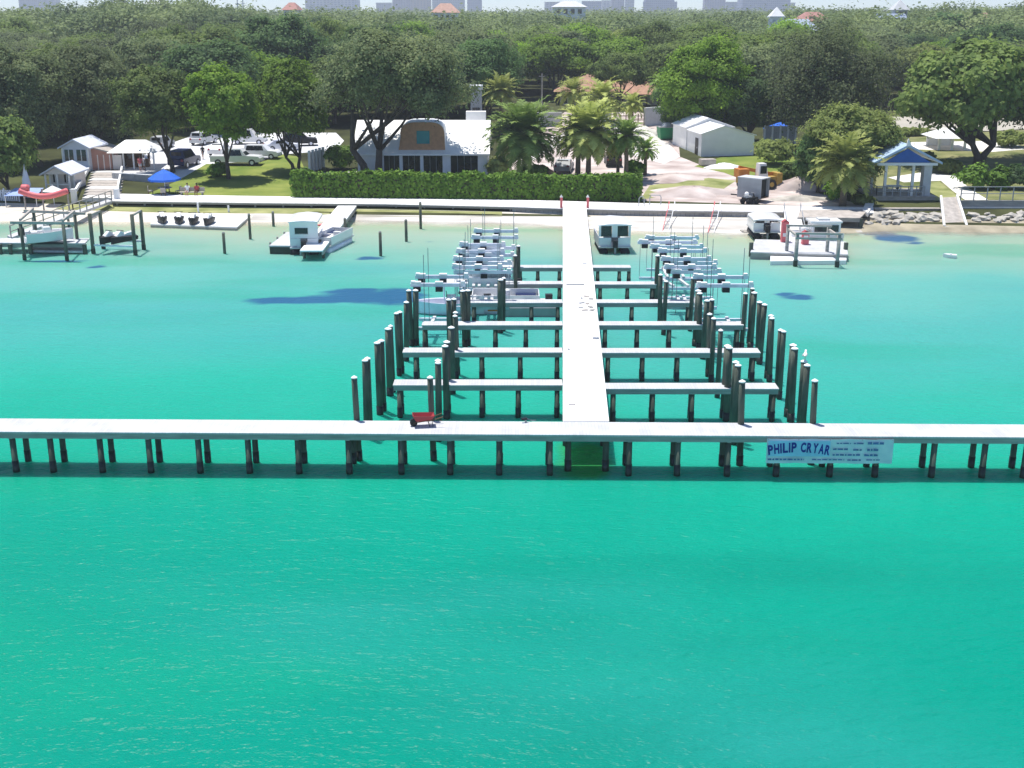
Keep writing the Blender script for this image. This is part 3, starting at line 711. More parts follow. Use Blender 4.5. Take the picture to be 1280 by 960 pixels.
def cabin_boat(loc, rz, label, W_=2.7, L_=5.0, H_=2.6, wins=2, motor=True, solid=False):
    rt = thing('cabin_boat', label, 'boat', loc, rz)
    for q in (-1, 1):
        MB().tube([(q*W_*.34,-L_/2,.1),(q*W_*.34,L_/2-.6,.1),(q*W_*.34,L_/2,.35)], [.38,.38,.12], 12).build('pontoon', M['black'], rt, True)
    MB().box(-W_/2,W_/2,-L_/2,L_/2-.3,.5,.62).build('deck', M['lgrey'], rt)
    w = W_/2
    for q in (-1, 1): MB().box(q*(w-.03)-.03,q*(w-.03)+.03,-L_/2+.3,L_/2-.5,.622,1.45).build('side_panel', M['gel'], rt)
    back = -L_/2+.28
    for (x0, x1) in ((-w+.06,-.3),(.3,w-.06)): MB().box(x0,x1,back-.05,back+.03,.622,1.35).build('stern_panel', M['gel'], rt)
    # cabin frame around dark openings
    if solid:
        MB().box(-w,w,back+.05,back+.12,1.36,H_).build('rear_wall', M['gel'], rt)
        wq = MB().box(-.75,.35,back+.0,back+.048,1.75,2.25).build('window', M['glass'], rt); MB().box(-.8,.4,back+.02,back+.046,1.68,1.748).build('frame', M['lgrey'], wq)
    else:
     for (x0, x1) in ((-w,-w+.2),(-.24,.24),(w-.2,w)): MB().box(x0,x1,back+.05,back+.12,1.36 if abs(x0+x1) < .1 else 1.452,H_).build('post', M['gel'], rt)
    for (x0, x1) in ((-w+.2,-.24),(.24,w-.2)) if not solid else (): MB().box(x0,x1,back+.30,back+.34,1.40,H_-.02).build('window', M['glass'], rt)
    ar = [(-w-.1,0),(-w-.08,.12),(-w*.7,.24),(0,.32),(w*.7,.24),(w+.08,.12),(w+.1,0)]
    MB().loft([[(x*f, y, H_+z*g) for x, z in ar] for y, f, g in ((-L_/2+.05,.94,.5),(-L_/2+.25,1,1),(L_/2-1.3,1,1),(L_/2-.9,.92,.5))]).build('roof', M['gel'], rt)
    for q in (-1, 1): MB().tube([(q*(w-.05),L_/2-.5,.62),(q*(w-.05),L_/2-.5,1.5),(q*(w-.05),-L_/2+2.2,1.5)], .03, 6).build('handrail', M['galv'], rt)
    MB().box(-.7,.7,-.3,.3,.625,1.3).build('bench', M['grey'], rt)
    if motor: outboard(rt, 0, -L_/2+.02, .35)
    return rt
def pontoon_boat(loc, rz, label, W_=2.5, L_=6.0, canopy=True):
    rt = thing('pontoon_boat', label, 'boat', loc, rz); w = W_/2
    for q in (-1, 1): MB().tube([(q*W_*.34,-L_/2,.12),(q*W_*.34,L_/2-.7,.12),(q*W_*.34,L_/2,.4)], [.34,.34,.1], 12).build('pontoon', M['galv'], rt, True)
    MB().box(-w,w,-L_/2+.1,L_/2-.1,.48,.58).build('deck', M['lgrey'], rt)
    for q in (-1, 1): MB().box(q*(w-.04)-.03,q*(w-.04)+.03,-L_/2+.6,L_/2-.4,.6,1.3).build('side_panel', M['gel'], rt)
    for y in (-L_/2+.6, L_/2-.4): MB().box(-w+.08,w-.08,y-.03,y+.03,.6,1.25).build('end_panel', M['lgrey'], rt)
    for (x0,x1,y0,y1) in ((-w+.1,-w+.7,-L_/2+.8,.5),(w-.7,w-.1,-L_/2+.8,-.6),(-w+.1,-w+.7,1.0,L_/2-.6)): MB().box(x0,x1,y0,y1,.6,1.0).build('seat', M['navy'], rt)
    MB().box(.2,.8,-.2,.3,.6,1.35).build('console', M['gel'], rt)
    outboard(rt, 0, -L_/2+.15, .3)
    if canopy:
        rings = [[(-w, y, 2.45-.12*abs(u)), (0, y, 2.58-.12*abs(u)), (w, y, 2.45-.12*abs(u)), (w, y, 2.40-.12*abs(u)), (0, y, 2.53-.12*abs(u)), (-w, y, 2.40-.12*abs(u))] for y, u in ((-1.8,1),(-.6,0),(.6,0),(1.6,1))]
        MB().loft(rings).build('canopy', M['gel'], rt)
        for q in (-1, 1): MB().tube([(q*(w-.05),-1.7,2.32),(q*(w-.05),-.3,1.2),(q*(w-.05),1.5,2.32)], .025, 6).build('canopy_pole', M['galv'], rt)
    return rt
def wpt(px, py, z=0): p = gp(px, py, z); return (p.x, p.y, z)

# boats in the slips
x, y, _ = wpt(767, 317); cabin_boat((x, y+2.4, 0), R(2), 'white cabin boat with two dark openings moored beside the walkway', 2.75, 5.0, 2.4)
x, y, _ = wpt(612, 393); pb_ = pontoon_boat((x+1.2, y+1.2, 0), R(90), 'open white pontoon boat lying crosswise beside the left finger piers', 2.3, 5.6, False)
x, y, _ = wpt(662, 397); b2 = thing('floating_platform', 'low white floating platform with dark sides close to the walkway', 'float', (x, y+1.1, 0), 0)
MB().box(-1.75,1.9,-.9,.9,-.1,.62).build('hull', M['grey'], b2); MB().box(-1.6,1.75,-.8,.8,.622,.80).build('deck', M['gel'], b2); MB().box(-.4,.4,-.3,.3,.802,1.05).build('seat', M['lgrey'], b2)
x, y, _ = wpt(560, 396); runabout((x, y+1.2, .1), R(95), 'pale blue grey motor boat in the outer left slip under the longest lift', 4.8, 2.0, True, M['galv'])
x, y, _ = wpt(608, 376); cabin_boat((x, y+1.6, .1), R(88), 'white cabin boat half hidden among the left lifts', 2.2, 4.0, 2.2)
p_ = gp(595, 388, .9); 
lr = thing('life_ring_stand', 'orange and white cooler on the pontoon boat deck in the left slips', 'cooler', (p_.x+1.1, p_.y+1.2, .602))
MB().box(-.35,.35,-.25,.25,0,.42).build('body', M['orange'], lr); MB().box(-.37,.37,-.27,.27,.422,.52).build('lid', M['white'], lr)
lr.name = 'cooler'

# ---------------------------------------------------------------- floating dock, gangway and boats left of the walkway
x, y, _ = wpt(364, 318)
fd = thing('floating_dock', 'white topped floating dock with dark sides left of the gangway', 'dock', (x-.1, y, 0), R(-3))
MB().box(-1.75,.55,.1,6.5,-.2,.62).build('float', M['pile_wet'], fd); MB().box(-1.8,.6,.05,6.55,.622,.74).build('deck', M['deck'], fd)
for q in (.6, 3.2, 5.8): MB().box(-1.9,-1.78,q,q+.2,-.2,.9).build('post', M['fascia'], fd)
x, y, _ = wpt(378, 319); cabin_boat((x, y+2.8, 0), R(3), 'white houseboat with a square dark rear window beside the floating dock', 2.4, 5.2, 2.75, solid=True)
x, y, _ = wpt(400, 318); pontoon_boat((x+.55, y+3.6, 0), R(-14), 'white sided pontoon boat tied right of the gangway', 1.9, 6.0, False)
a = gp(434, 257, 1.05); b_ = gp(389, 313, .9)
gw = thing('gangway', 'long white gangway from the promenade down to the houseboat', 'gangway', (0,0,0))
dirn = (b_-a).normalized(); sd = Vector((dirn.y, -dirn.x, 0)).normalized()*.95
MB().add([a-sd+Vector((0,0,.0)), a+sd, b_+sd, b_-sd, a-sd-Vector((0,0,.14)), a+sd-Vector((0,0,.14)), b_+sd-Vector((0,0,.14)), b_-sd-Vector((0,0,.14))], [(0,1,2,3),(7,6,5,4),(0,4,5,1),(1,5,6,2),(2,6,7,3),(3,7,4,0)]).build('deck', M['deck_y'], gw)
for s_ in (-1, 1):
    MB().bar(a+sd*s_*.96-Vector((0,0,.28)), b_+sd*s_*.96-Vector((0,0,.28)), .1, .26).build('edge_beam', M['fascia'], gw)
for t_ in (.08,.3,.52,.74,.95):
    for s_ in (-1, 1):
        q = lerp(a, b_, t_)+sd*s_*.85; MB().tube([(q.x,q.y,-1),(q.x,q.y,q.z-.14)], .12, 8).build('pile', M['pile'], gw, True)
x, y, _ = wpt(414, 284); k1 = thing('kayak', 'red kayak lying under the gangway at the shore', 'kayak', (x, y, .12), R(-60))
MB().loft([[(r*math.cos(a_), y_, .18+.18*math.sin(a_)*min(1, r*3)) for a_ in np.linspace(0, 2*PI, 9)[:-1]] for y_, r in ((-1.6,.03),(-1,.26),(0,.34),(1,.26),(1.6,.03))]).build('hull', M['pinkred'], k1, True)
MB().ball((0,0,.34), .22, .4, .06).build('cockpit', M['black'], k1)
# slender posts in the shallows
for (px, pt, pb) in ((281,290,317),(313,267,299),(342,264,283),(432,272,301),(526,252,286),(508,274,302),(476,289,320)):
    p = gp(px, pb, 0); h = dp(px, pt, p.y).z
    o = thing('channel_post', {281:'thin dark post in the water in front of the jet skis',313:'dark post standing at the right corner of the white jet ski dock',342:'short dark post at the beach left of the floating dock',432:'dark post in the shallows right of the gangway',526:'tall dark post at the beach right of the gangway',508:'dark post in the shallows left of the longest lift',476:'dark post beside a painted shadow patch right of the pontoon boat'}[px], 'post', (p.x, p.y, 0))
    MB().tube([(0,0,-1),(0,0,h-.1)], .13, 8).build('shaft', M['pile'], o, True); MB().tube([(0,0,h-.098),(0,0,h)], [.135,.09], 8).build('cap', M['fascia'], o)

# ---------------------------------------------------------------- jet ski dock on the beach
z0 = .32
q = [gp(188,280,z0), gp(296,284,z0), gp(314,268,z0), gp(196,264,z0)]
jd = thing('jet_ski_dock', 'wide white floating dock at the beach carrying four jet skis', 'dock', (0,0,0))
MB().add([(*v.xy, z0) for v in q]+[(*v.xy, z0-.1) for v in q], [(0,1,2,3),(7,6,5,4),(0,4,5,1),(1,5,6,2),(2,6,7,3),(3,7,4,0)]).build('deck', M['white'], jd)
MB().add([(*(v*.999).xy, z0-.102) for v in q]+[(*(v*.999).xy, -.2) for v in q], [(0,1,2,3),(7,6,5,4),(0,4,5,1),(1,5,6,2),(2,6,7,3),(3,7,4,0)]).build('float', M['fascia'], jd)
for px, py in ((248,253),(286,257)):
    p = gp(px, 266, z0); h = dp(px, py, p.y).z; MB().tube([(p.x,p.y,z0),(p.x,p.y,h)], .1, 8).build('post', M['white'], jd)
def jet_ski(loc, rz, label, first=[None]):
    if first[0] is None:
        rt = thing('jet_ski', label, 'jet ski', loc, rz, 'jet skis on the beach dock'); rings = []
        for y_, w, h in ((-1.3,.42,.42),(-.6,.5,.48),(.2,.48,.55),(.9,.3,.62),(1.4,.04,.66)):
            rings.append([(-w,y_,h),(-w*.8,y_,.12),(0,y_,.02),(w*.8,y_,.12),(w,y_,h),(0,y_,h+.12)])
        MB().loft(rings).build('hull', M['black'], rt)
        MB().loft([[(-.2,y_,.5),(.2,y_,.5),(.17,y_,h),(-.17,y_,h)] for y_, h in ((-1.0,.85),(-.3,.8),(.0,.72))]).build('seat', M['white'], rt)
        MB().loft([[(-.24,y_,.55),(.24,y_,.55),(.16,y_,h),(-.16,y_,h)] for y_, h in ((.05,.9),(.4,1.05),(.95,.7))]).build('cowl', M['white'], rt)
        hb = MB().bar((-.4,.3,1.08),(.4,.3,1.08),.06,.06).build('handlebar', M['black'], rt)
        first[0] = rt; return rt
    return dup(first[0], loc, rz, label)
for k, (px, py) in enumerate([(201,279),(222,279.5),(240,280.5),(259,281)]):
    p = gp(px, py, z0); jet_ski((p.x, p.y+.6, z0), R(200-6*k), ('leftmost','second','third','rightmost')[k]+' of the four jet skis on the white beach dock')

# ---------------------------------------------------------------- dock, lift and boats at the far left
z0 = .95
l0, l1 = gp(-70,303,z0), gp(106,304,z0); b0, b1 = gp(-70,297,z0), gp(112,298,z0)
ld = thing('side_dock', 'grey topped dock in the shallows at the left edge below the cottages', 'dock', (0,0,0))
cx0 = [l0, l1, b1, b0]
MB().add([(*v.xy, z0) for v in cx0]+[(*v.xy, z0-.1) for v in cx0], [(0,1,2,3),(7,6,5,4),(0,4,5,1),(1,5,6,2),(2,6,7,3),(3,7,4,0)]).build('deck', M['deck'], ld)
MB().bar(l0+Vector((0,.1,-.25)), l1+Vector((0,.1,-.25)), .1, .28).build('edge_beam', M['fascia'], ld)
for px in (-40,0,13,38,106):
    p = gp(px, 318, 0); MB().box(p.x-.14,p.x+.14,p.y,p.y+.28,-1,z0-.102).build('pile', M['pile'], ld)
MB().add([(*v.xy, .12) for v in [gp(36,317,0), gp(104,318,0), gp(104,310,0), gp(36,309,0)]]+[(*v.xy, .3) for v in [gp(36,317,0), gp(104,318,0), gp(104,310,0), gp(36,309,0)]], [(3,2,1,0),(4,5,6,7),(0,1,5,4),(1,2,6,5),(2,3,7,6),(3,0,4,7)]).build('lower_platform', M['deck'], ld)
# walkway with railing from the stairs to the side dock
def railing(rt, pts, h=1.0, n=9, m=None, mid=True):
    m = m or M['fascia']
    for a_, b__ in zip(pts, pts[1:]):
        a_, b__ = Vector(a_), Vector(b__)
        MB().bar(a_+Vector((0,0,h)), b__+Vector((0,0,h)), .09, .07).build('top_rail', m, rt)
        if mid: MB().bar(a_+Vector((0,0,h*.5)), b__+Vector((0,0,h*.5)), .05, .07).build('middle_rail', m, rt)
        for k in range(n):
            q_ = lerp(a_, b__, k/(n-1)); MB().bar(q_, q_+Vector((0,0,h)), .09, .09, (0,1,0)).build('post', m, rt)
wk = thing('railed_ramp', 'pale ramp with grey railing from the stairs down to the left dock', 'ramp', (0,0,0))
ra, rb, rc = gp(140,251,1.15), gp(92,268,1.05), gp(14,297,.98)
sdv = Vector((-.75,1.0,0))*1.0
pts = [ra, rb, rc]
MB().loft([[(p.x,p.y,p.z),(p.x+sdv.x,p.y+sdv.y,p.z),(p.x+sdv.x,p.y+sdv.y,p.z-.25),(p.x,p.y,p.z-.25)] for p in pts]).build('deck', M['deck'], wk)
railing(wk, pts, 1.05, 7)
for t_ in (.1,.45,.8):
    q_ = lerp(rb, rc, t_); MB().tube([(q_.x,q_.y,-1),(q_.x,q_.y,q_.z-.25)], .12, 8).build('pile', M['pile'], wk, True)
# the covered lift at the far left
rt = thing('boat_lift', 'old boat lift with a silvery cross frame above the left dock', 'boat lift', (0,0,0))
c4 = [gp(31,325,0), gp(84,326,0), gp(47,308,0), gp(98,312,0)]; hz = 3.05
for p in c4:
    pl = MB().tube([(p.x,p.y,-1),(p.x,p.y,hz)], .15, 8).build('pile', M['pile'], rt, True); MB().tube([(p.x,p.y,-.5),(p.x,p.y,.45)], .17, 8).build('waterline_band', M['pile_wet'], pl)
for a_, b__ in ((0,1),(2,3)): MB().bar(Vector((c4[a_].x-.8,c4[a_].y,hz+.1)), Vector((c4[b__].x+.9,c4[b__].y,hz+.1)), .2, .22).build('top_beam', M['greywood'], rt)
for a_, b__ in ((0,2),(1,3)): MB().bar(Vector((c4[a_].x,c4[a_].y,hz+.32)), Vector((c4[b__].x,c4[b__].y,hz+.32)), .16, .18).build('side_beam', M['greywood'], rt)
mp_ = (c4[0]+c4[3])/2
runabout((mp_.x-.2, mp_.y+.4, 1.25), R(-60), 'white motor boat on a cradle in the left lift', 3.9, 1.7, False)
MB().box(mp_.x-1.6,mp_.x+1.4,mp_.y-.3,mp_.y,.95,1.1).build('cradle_beam', M['black'], rt)
# small open lift to the right of it with two white seats
rt = thing('jet_ski_lift', 'low open lift with four dark piles between the left dock and jet ski dock', 'boat lift', (0,0,0))
qs = [gp(117,317,0), gp(129.5,311,0), gp(169.5,319,0), gp(180,312,0)]
for p, t_ in zip(qs, (267,263,268,263)):
    h = dp(0, t_, p.y).z; pl = MB().tube([(p.x,p.y,-1),(p.x,p.y,h)], .17, 8).build('pile', M['pile'], rt, True); MB().tube([(p.x,p.y,-.5),(p.x,p.y,.45)], .19, 8).build('waterline_band', M['pile_wet'], pl)
for i, j, h in ((0,1,3.3),(2,3,3.4)): MB().bar(Vector((qs[i].x,qs[i].y,h)), Vector((qs[j].x,qs[j].y,h)), .16, .16).build('side_beam', M['greywood'], rt)
for i, j in ((0,2),(1,3)): MB().bar(Vector((qs[i].x,qs[i].y,.75)), Vector((qs[j].x,qs[j].y,.75)), .14, .16).build('cradle_beam', M['galv'], rt)
for k, px in enumerate((141,155)):
    p = gp(px, 303, .85); jet_ski((p.x, p.y, .85), R(150), ('left','right')[k]+' one of two pale jet skis on the open lift')['group'] = 'jet skis on the open lift'

# ---------------------------------------------------------------- floating dock and boats right of the walkway
z0 = .62
rd = thing('floating_dock', 'white floating dock with dark ends under the right shoreline boats', 'dock', (0,0,0))
def slab(root, name, pts, z1, z0_, m): 
    return MB().add([(p.x,p.y,z0_) for p in pts]+[(p.x,p.y,z1) for p in pts], [(3,2,1,0),(4,5,6,7),(0,1,5,4),(1,2,6,5),(2,3,7,6),(3,0,4,7)]).build(name, m, root)
P_ = [gp(938,315,z0), gp(1060,318,z0), gp(1058,302,z0), gp(944,299,z0)]
slab(rd, 'deck', P_, z0, z0-.1, M['deck']); slab(rd, 'float', [p+Vector((.05,.05,0)) for p in P_[:2]]+[p+Vector((-.05,-.05,0)) for p in P_[2:]], z0-.102, -.3, M['fascia'])
P2 = [gp(963,327,.3), gp(1058,326,.3), gp(1058,320.5,.3), gp(963,320.5,.3)]
slab(rd, 'lower_step', P2, .34, -.2, M['white'])
for px in (939.5, 1058):
    p = gp(px, 322, 0); MB().box(p.x-.15,p.x+.15,p.y+.3,p.y+.6,-1,1.2).build('post', M['pile'], rd)
x, y, _ = wpt(959, 302); cabin_boat((x, y+2.2, .3), R(-2), 'white twin hulled boat with two dark openings on the right floating dock', 2.4, 4.6, 1.6)
x, y, _ = wpt(1022, 308); bb = thing('deck_boat', 'white boat with a long dark side opening on the right floating dock', 'boat', (x, y+.8, .3), R(90))
MB().loft(hull_rings(4.4, 2.0, .9, .2)).build('hull', M['gel'], bb)
MB().box(-.85,.85,-1.9,.6,.95,1.8).build('cabin', M['gel'], bb); MB().box(-.95,-.86,-1.7,.4,1.02,1.6).build('window', M['glass'], bb); MB().box(-1.0,1.0,-2.0,.8,1.802,1.95).build('roof', M['gel'], bb); MB().box(-.5,.5,-1.0,.0,1.952,2.1).build('roof_hatch', M['lgrey'], bb)
for px in (-1, 1): MB().ball((px*.4, 1.2, 1.15), .28, .3, .3).build('seat', M['white'], bb, True)
for k, (px, py) in enumerate(((981,303),(1007,306))):
    p = gp(px, py, z0); vs_o = thing('fuel_can_stack', ('tall','short')[k]+' faded red safety locker on the right floating dock', 'locker', (p.x, p.y+.3, z0))
    hh_ = (1.75, 1.0)[k]
    MB().box(-.28,.28,-.25,.25,0,hh_).build('case', M['pinkred'], vs_o); MB().prism([(-.32,hh_+.002),(.32,hh_+.002),(0,hh_+.22)], 'y', -.28, .28).build('lid', M['red'], vs_o); MB().box(-.2,.2,-.275,-.252,.5,.8).build('label_plate', M['white'], vs_o)
    vs_o.name = 'safety_locker'
rg = thing('gangway', 'white gangway from the promenade to the right floating dock', 'gangway', (0,0,0))
a, b_ = gp(990,265,1.1), gp(995,303,.66)
MB().add([a+Vector((-.75,0,0)),a+Vector((.75,0,0)),b_+Vector((.95,0,0)),b_+Vector((-.95,0,0)),a+Vector((-.75,0,-.2)),a+Vector((.75,0,-.2)),b_+Vector((.95,0,-.2)),b_+Vector((-.95,0,-.2))], [(0,1,2,3),(7,6,5,4),(0,4,5,1),(1,5,6,2),(2,6,7,3),(3,7,4,0)]).build('deck', M['white'], rg)
for q_ in (-.8,.8): MB().tube([a+Vector((q_,0,0)), a+Vector((q_,0,.9)), b_+Vector((q_,0,.9)), b_+Vector((q_,0,0))], .04, 6).build('handrail', M['grey'], rg)
# lift frame in front
rt = thing('boat_lift', 'small boat lift frame of grey piles in front of the right floating dock', 'boat lift', (0,0,0))
qs = [gp(994,333,0), gp(1046,334,0)]
for p, t_ in zip(qs, (292,293)):
    h = dp(0, t_, p.y).z; MB().tube([(p.x,p.y,-1),(p.x,p.y,h)], .16, 8).build('pile', M['fascia'], rt, True); MB().tube([(p.x,p.y,-.5),(p.x,p.y,.5)], .19, 8).build('waterline_band', M['pile_wet'], rt)
    MB().bar((p.x,p.y,h-.2),(p.x,p.y+3.5,h-.2),.16,.18).build('side_beam', M['greywood'], rt); MB().tube([(p.x,p.y+3.4,-1),(p.x,p.y+3.4,h)], .15, 8).build('pile', M['fascia'], rt, True)
for dy, hh_ in ((0,2.75),(0,2.35),(3.4,2.8)): MB().bar((qs[0].x-.2,qs[0].y+dy-.18,hh_),(qs[1].x+.2,qs[1].y+dy-.18,hh_),.14,.16).build('top_beam', M['greywood'], rt)
# grey covered walk / fixed dock joining promenade corner
fx = thing('fixed_dock', 'grey fixed dock section joining the promenade at the rocks', 'dock', (0,0,0))
P3 = [gp(997,272,1.12), gp(1075,273,1.12), gp(1086,262,1.12), gp(1000,263,1.12)]
slab(fx, 'deck', P3, 1.16, 1.05, M['greywood'])
for p in (P3[0], P3[1]):
    for dy in (.2,): MB().box(p.x-.15+.2,p.x+.15+.2,p.y+dy,p.y+dy+.3,-1,1.048).build('pile', M['pile'], fx)
slab(fx, 'side_skirt', [p+Vector((0,.05,0)) for p in (P3[0],P3[1])]+[P3[1]+Vector((0,.15,0)),P3[0]+Vector((0,.15,0))], 1.045, .75, M['fascia'])
bb_ = [gp(1078,264,1.15), gp(1085,268,1.15), gp(1093,252,1.3), gp(1082,253,1.3)]
slab(fx, 'ramp_slab', bb_, 1.3, .9, M['concrete'])
# mooring buoy / dinghy
x, y, _ = wpt(1187, 322); bo = thing('dinghy', 'small white dinghy afloat alone off the right shore', 'boat', (x, y, 0), R(70))
MB().loft(hull_rings(1.1, .62, .28, .1)).build('hull', M['gel'], bo); MB().box(-.2,.2,-.15,.0,.2,.34).build('seat', M['lgrey'], bo)
# banks of rocks
rk = random.Random(9); spots = [(1092,274),(1100,277),(1111,273),(1122,272),(1131,275),(1141,271),(1150,274),(1158,272),(1215,270),(1228,274),(1240,271),(1252,275),(1262,271),(1273,274),(1105,269),(1137,268),(1086,280),(930,290),(1120,279),(1097,270),(1108,279),(1116,268),(1127,277),(1136,273),(1146,277),(1154,269),(1163,275),(1172,271),(1220,276),(1234,268),(1246,277),(1258,273),(1268,277),(1276,269)]
def rock(p, sx, sy, sz, seed, label):
    r_ = random.Random(seed); bm = bmesh.new(); bmesh.ops.create_icosphere(bm, subdivisions=2, radius=1)
    for v in bm.verts:
        k = 1+r_.uniform(-.34,.20); v.co = Vector((v.co.x*sx*k, v.co.y*sy*k, v.co.z*sz*k))
    me = bpy.data.meshes.new('rock'); bm.to_mesh(me); bm.free(); me.materials.append(M['rock']); o = bpy.data.objects.new('rock', me); C.objects.link(o)
    o.location = p; o.rotation_euler = (0,0,r_.uniform(0,6)); return tag(o, label, 'rock', 'rocks along the right bank')
for k, (px, py) in enumerate(spots):
    p = gnd(px, py); s_ = rk.uniform(.35,.85)
    rock((p.x, p.y, max(p.z,0)+.12*s_), s_*1.2, s_*.75, s_*.5, k, 'pale limestone rock '+('below the gazebo' if px < 1165 else 'below the fenced garden')+' at the water edge')
# ---------------------------------------------------------------- white roofed house
hp = gnd(475, 221); hb = gnd(610, 222); HY = (hp.y+hb.y)/2; hz0 = gz(hp.x, HY)
hx0 = dp(447, 205, HY).x; hx1 = dp(609.5, 205, HY).x; ez = dp(540, 190.5, HY).z
ho = thing('house', 'low white house with a broad white roof and orange arched dormer', 'house', (hx0, HY, hz0), 0)
W_ = hx1-hx0; H_ = ez-hz0; k_ = mpp(Vector((0,HY,hz0+2)))
def hxp(px): return dp(px, 205, HY).x-hx0
def hzp(py): return dp(540, py, HY).z-hz0
DP = 11.0
holes = [(480,499),(503.5,525),(529.5,553),(563.5,597)]
MB().box(.02, W_-.02, .8, DP, -.6, H_-.05).build('wall', M['housewall'], ho)
xs_ = [447]+[v for h in holes for v in h]+[609.5]
for i in range(0, len(xs_), 2):
    MB().box(hxp(xs_[i])+.02, hxp(xs_[i+1])-.02, 0, .35, -.6, H_-.06).build('front_pier', M['housewall'], ho)
for i, (a, b_) in enumerate(holes):
    zb = hzp(217.5) if i > 0 else -.3; ztp = hzp(194)
    if i > 0: MB().box(hxp(a)-.018, hxp(b_)+.018, 0.003, .35, -.6, zb).build('sill_wall', M['housewall'], ho)
    MB().box(hxp(a)-.018, hxp(b_)+.018, 0.003, .35, ztp, H_-.06).build('header', M['housewall'], ho)
    w = MB().box(hxp(a)-.018, hxp(b_)+.018, .28, .33, zb+.002, ztp-.002).build('window' if i > 0 else 'doorway', M['glass'], ho)
    mb = MB(); n_ = 3 if i != 3 else 4
    for q in range(1, n_):
        x_ = lerp(hxp(a), hxp(b_), q/n_); mb.box(x_-.025, x_+.025, .24, .278, zb+.003, ztp-.003)
    mb.build('frame', M['cable'], w)
ov = .55; hr = 5.5; rz_ = dp(540, 150, HY+hr).z-hz0
mb = MB()
for z_, y0_, y1_ in ((0,-ov,hr),): pass
mb.loft([[(-ov, -ov, H_-.12),(-ov, hr, rz_),(-ov, 2*hr+ov, H_-.12),(-ov, 2*hr+ov, H_-.3),(-ov, hr, rz_-.2),(-ov, -ov, H_-.3)], [(W_+ov*.5, -ov, H_-.12),(W_+ov*.5, hr, rz_),(W_+ov*.5, 2*hr+ov, H_-.12),(W_+ov*.5, 2*hr+ov, H_-.3),(W_+ov*.5, hr, rz_-.2),(W_+ov*.5, -ov, H_-.3)]])
rf = mb.build('roof', M['white'], ho)
MB().prism([(.05,H_-.25),(hr,rz_-.22),(2*hr-.05,H_-.25)], 'x', W_-.3, W_-.1).build('gable', M['housewall'], ho)
# dormer: arched orange face with a square teal window
dy_ = 0.15; ds = 1.0
def droof(y): return H_-.12+(rz_-H_+.12)*(y+ov)/(hr+ov)
dx0, dx1 = hxp(498.5), hxp(556.5); zb_ = droof(dy_)-.05
dtop = dp(527, 153, HY+dy_).z-hz0; nA = 20
out = [(dx0, zb_)]
for i in range(nA+1):
    a_ = PI-PI*i/nA; cx_ = (dx0+dx1)/2+.1
    out.append((cx_+(dx1-dx0)/2*.94*math.copysign(abs(math.cos(a_))**.55, math.cos(a_)), zb_+(dtop-zb_)*(.45+.55*math.sin(a_)**.6)))
out.append((dx1, zb_))
dm = MB().prism(out, 'y', dy_, dy_+4.6).build('dormer', M['dormer'], ho)
wv = MB().box(hxp(521.5), hxp(537.5), dy_-.06, dy_-.002, zb_+(dtop-zb_)*.24, zb_+(dtop-zb_)*.70).build('window', M['teal'], dm)
MB().prism([(x*1+(.05 if x > (dx0+dx1)/2 else -.05), z+(.05 if z > zb_+.2 else 0)) for x, z in out], 'y', dy_+.25, dy_+4.8).build('dormer_roof', M['white'], dm)
# masonry stacks behind the ridge
cp = dp(594, 140, HY+9); ch = MB().box(cp.x-hx0-1.1, cp.x-hx0+1.3, 8.2, 9.6, rz_-2, dp(594, 139, HY+9).z-hz0).build('chimney', M['housewall'], ho)
tp_ = thing('pump_house', 'narrow two storey white tower with dark base behind the house roof', 'outbuilding', (dp(595,120,HY+22).x, HY+22, gz(-5, HY+22)))
tz_ = dp(595, 112, HY+22).z-tp_.location.z
MB().box(-.72,.72,0,2.4,-.4,tz_).build('wall', M['grey'], tp_); MB().box(-.85,.85,-.15,2.55,tz_+.002,tz_+.5).build('roof', M['lgrey'], tp_); MB().box(-.5,.5,-.04,-.002,.2,tz_-2.3).build('doorway', M['glass'], tp_)

# ---------------------------------------------------------------- white metal shed
sp_ = gnd(876, 196); shd = thing('metal_shed', 'white metal shed with stepped gable roofs beside the dirt yard', 'shed', sp_, R(9))
u_ = mpp(sp_); w_ = 68*u_*1.01; eh = 27.5*u_*1.0; rh = 37*u_
MB().prism([(0,-.5),(0,eh),(w_*.42,rh),(w_,eh*.92),(w_,-.5)], 'y', 0, 6.2).build('wall', M['white'], shd)
MB().prism([(-.1,-.5),(-.1,eh+.25),(w_*.40,rh+.45),(w_*.9,eh+.25),(w_*.9,-.5)], 'y', 6.202, 12.4).build('rear_wall', M['white'], shd)
def gable_roof(root, pts, y0, y1, th=.1, name='roof'):
    (xa,za),(xb,zb),(xc,zc) = pts
    MB().prism([(xa,za+.01),(xb,zb+.01),(xc,zc+.01),(xc,zc+th+.01),(xb,zb+th+.01),(xa,za+th+.01)], 'y', y0, y1).build(name, M['roofwhite'], root)
gable_roof(shd, [(-.2,eh-.03),(w_*.42,rh),(w_+.2,eh*.92-.03)], -.2, 6.19); gable_roof(shd, [(-.3,eh+.2),(w_*.40,rh+.45),(w_*.9+.2,eh+.2)], 6.05, 12.6)
dr = MB().box(-.05,-.002,1.3,2.5,-.1,eh*.78).build('door', M['black'], shd); MB().box(-.09,-.052,1.45,1.55,.9,1.1).build('handle', M['galv'], dr)

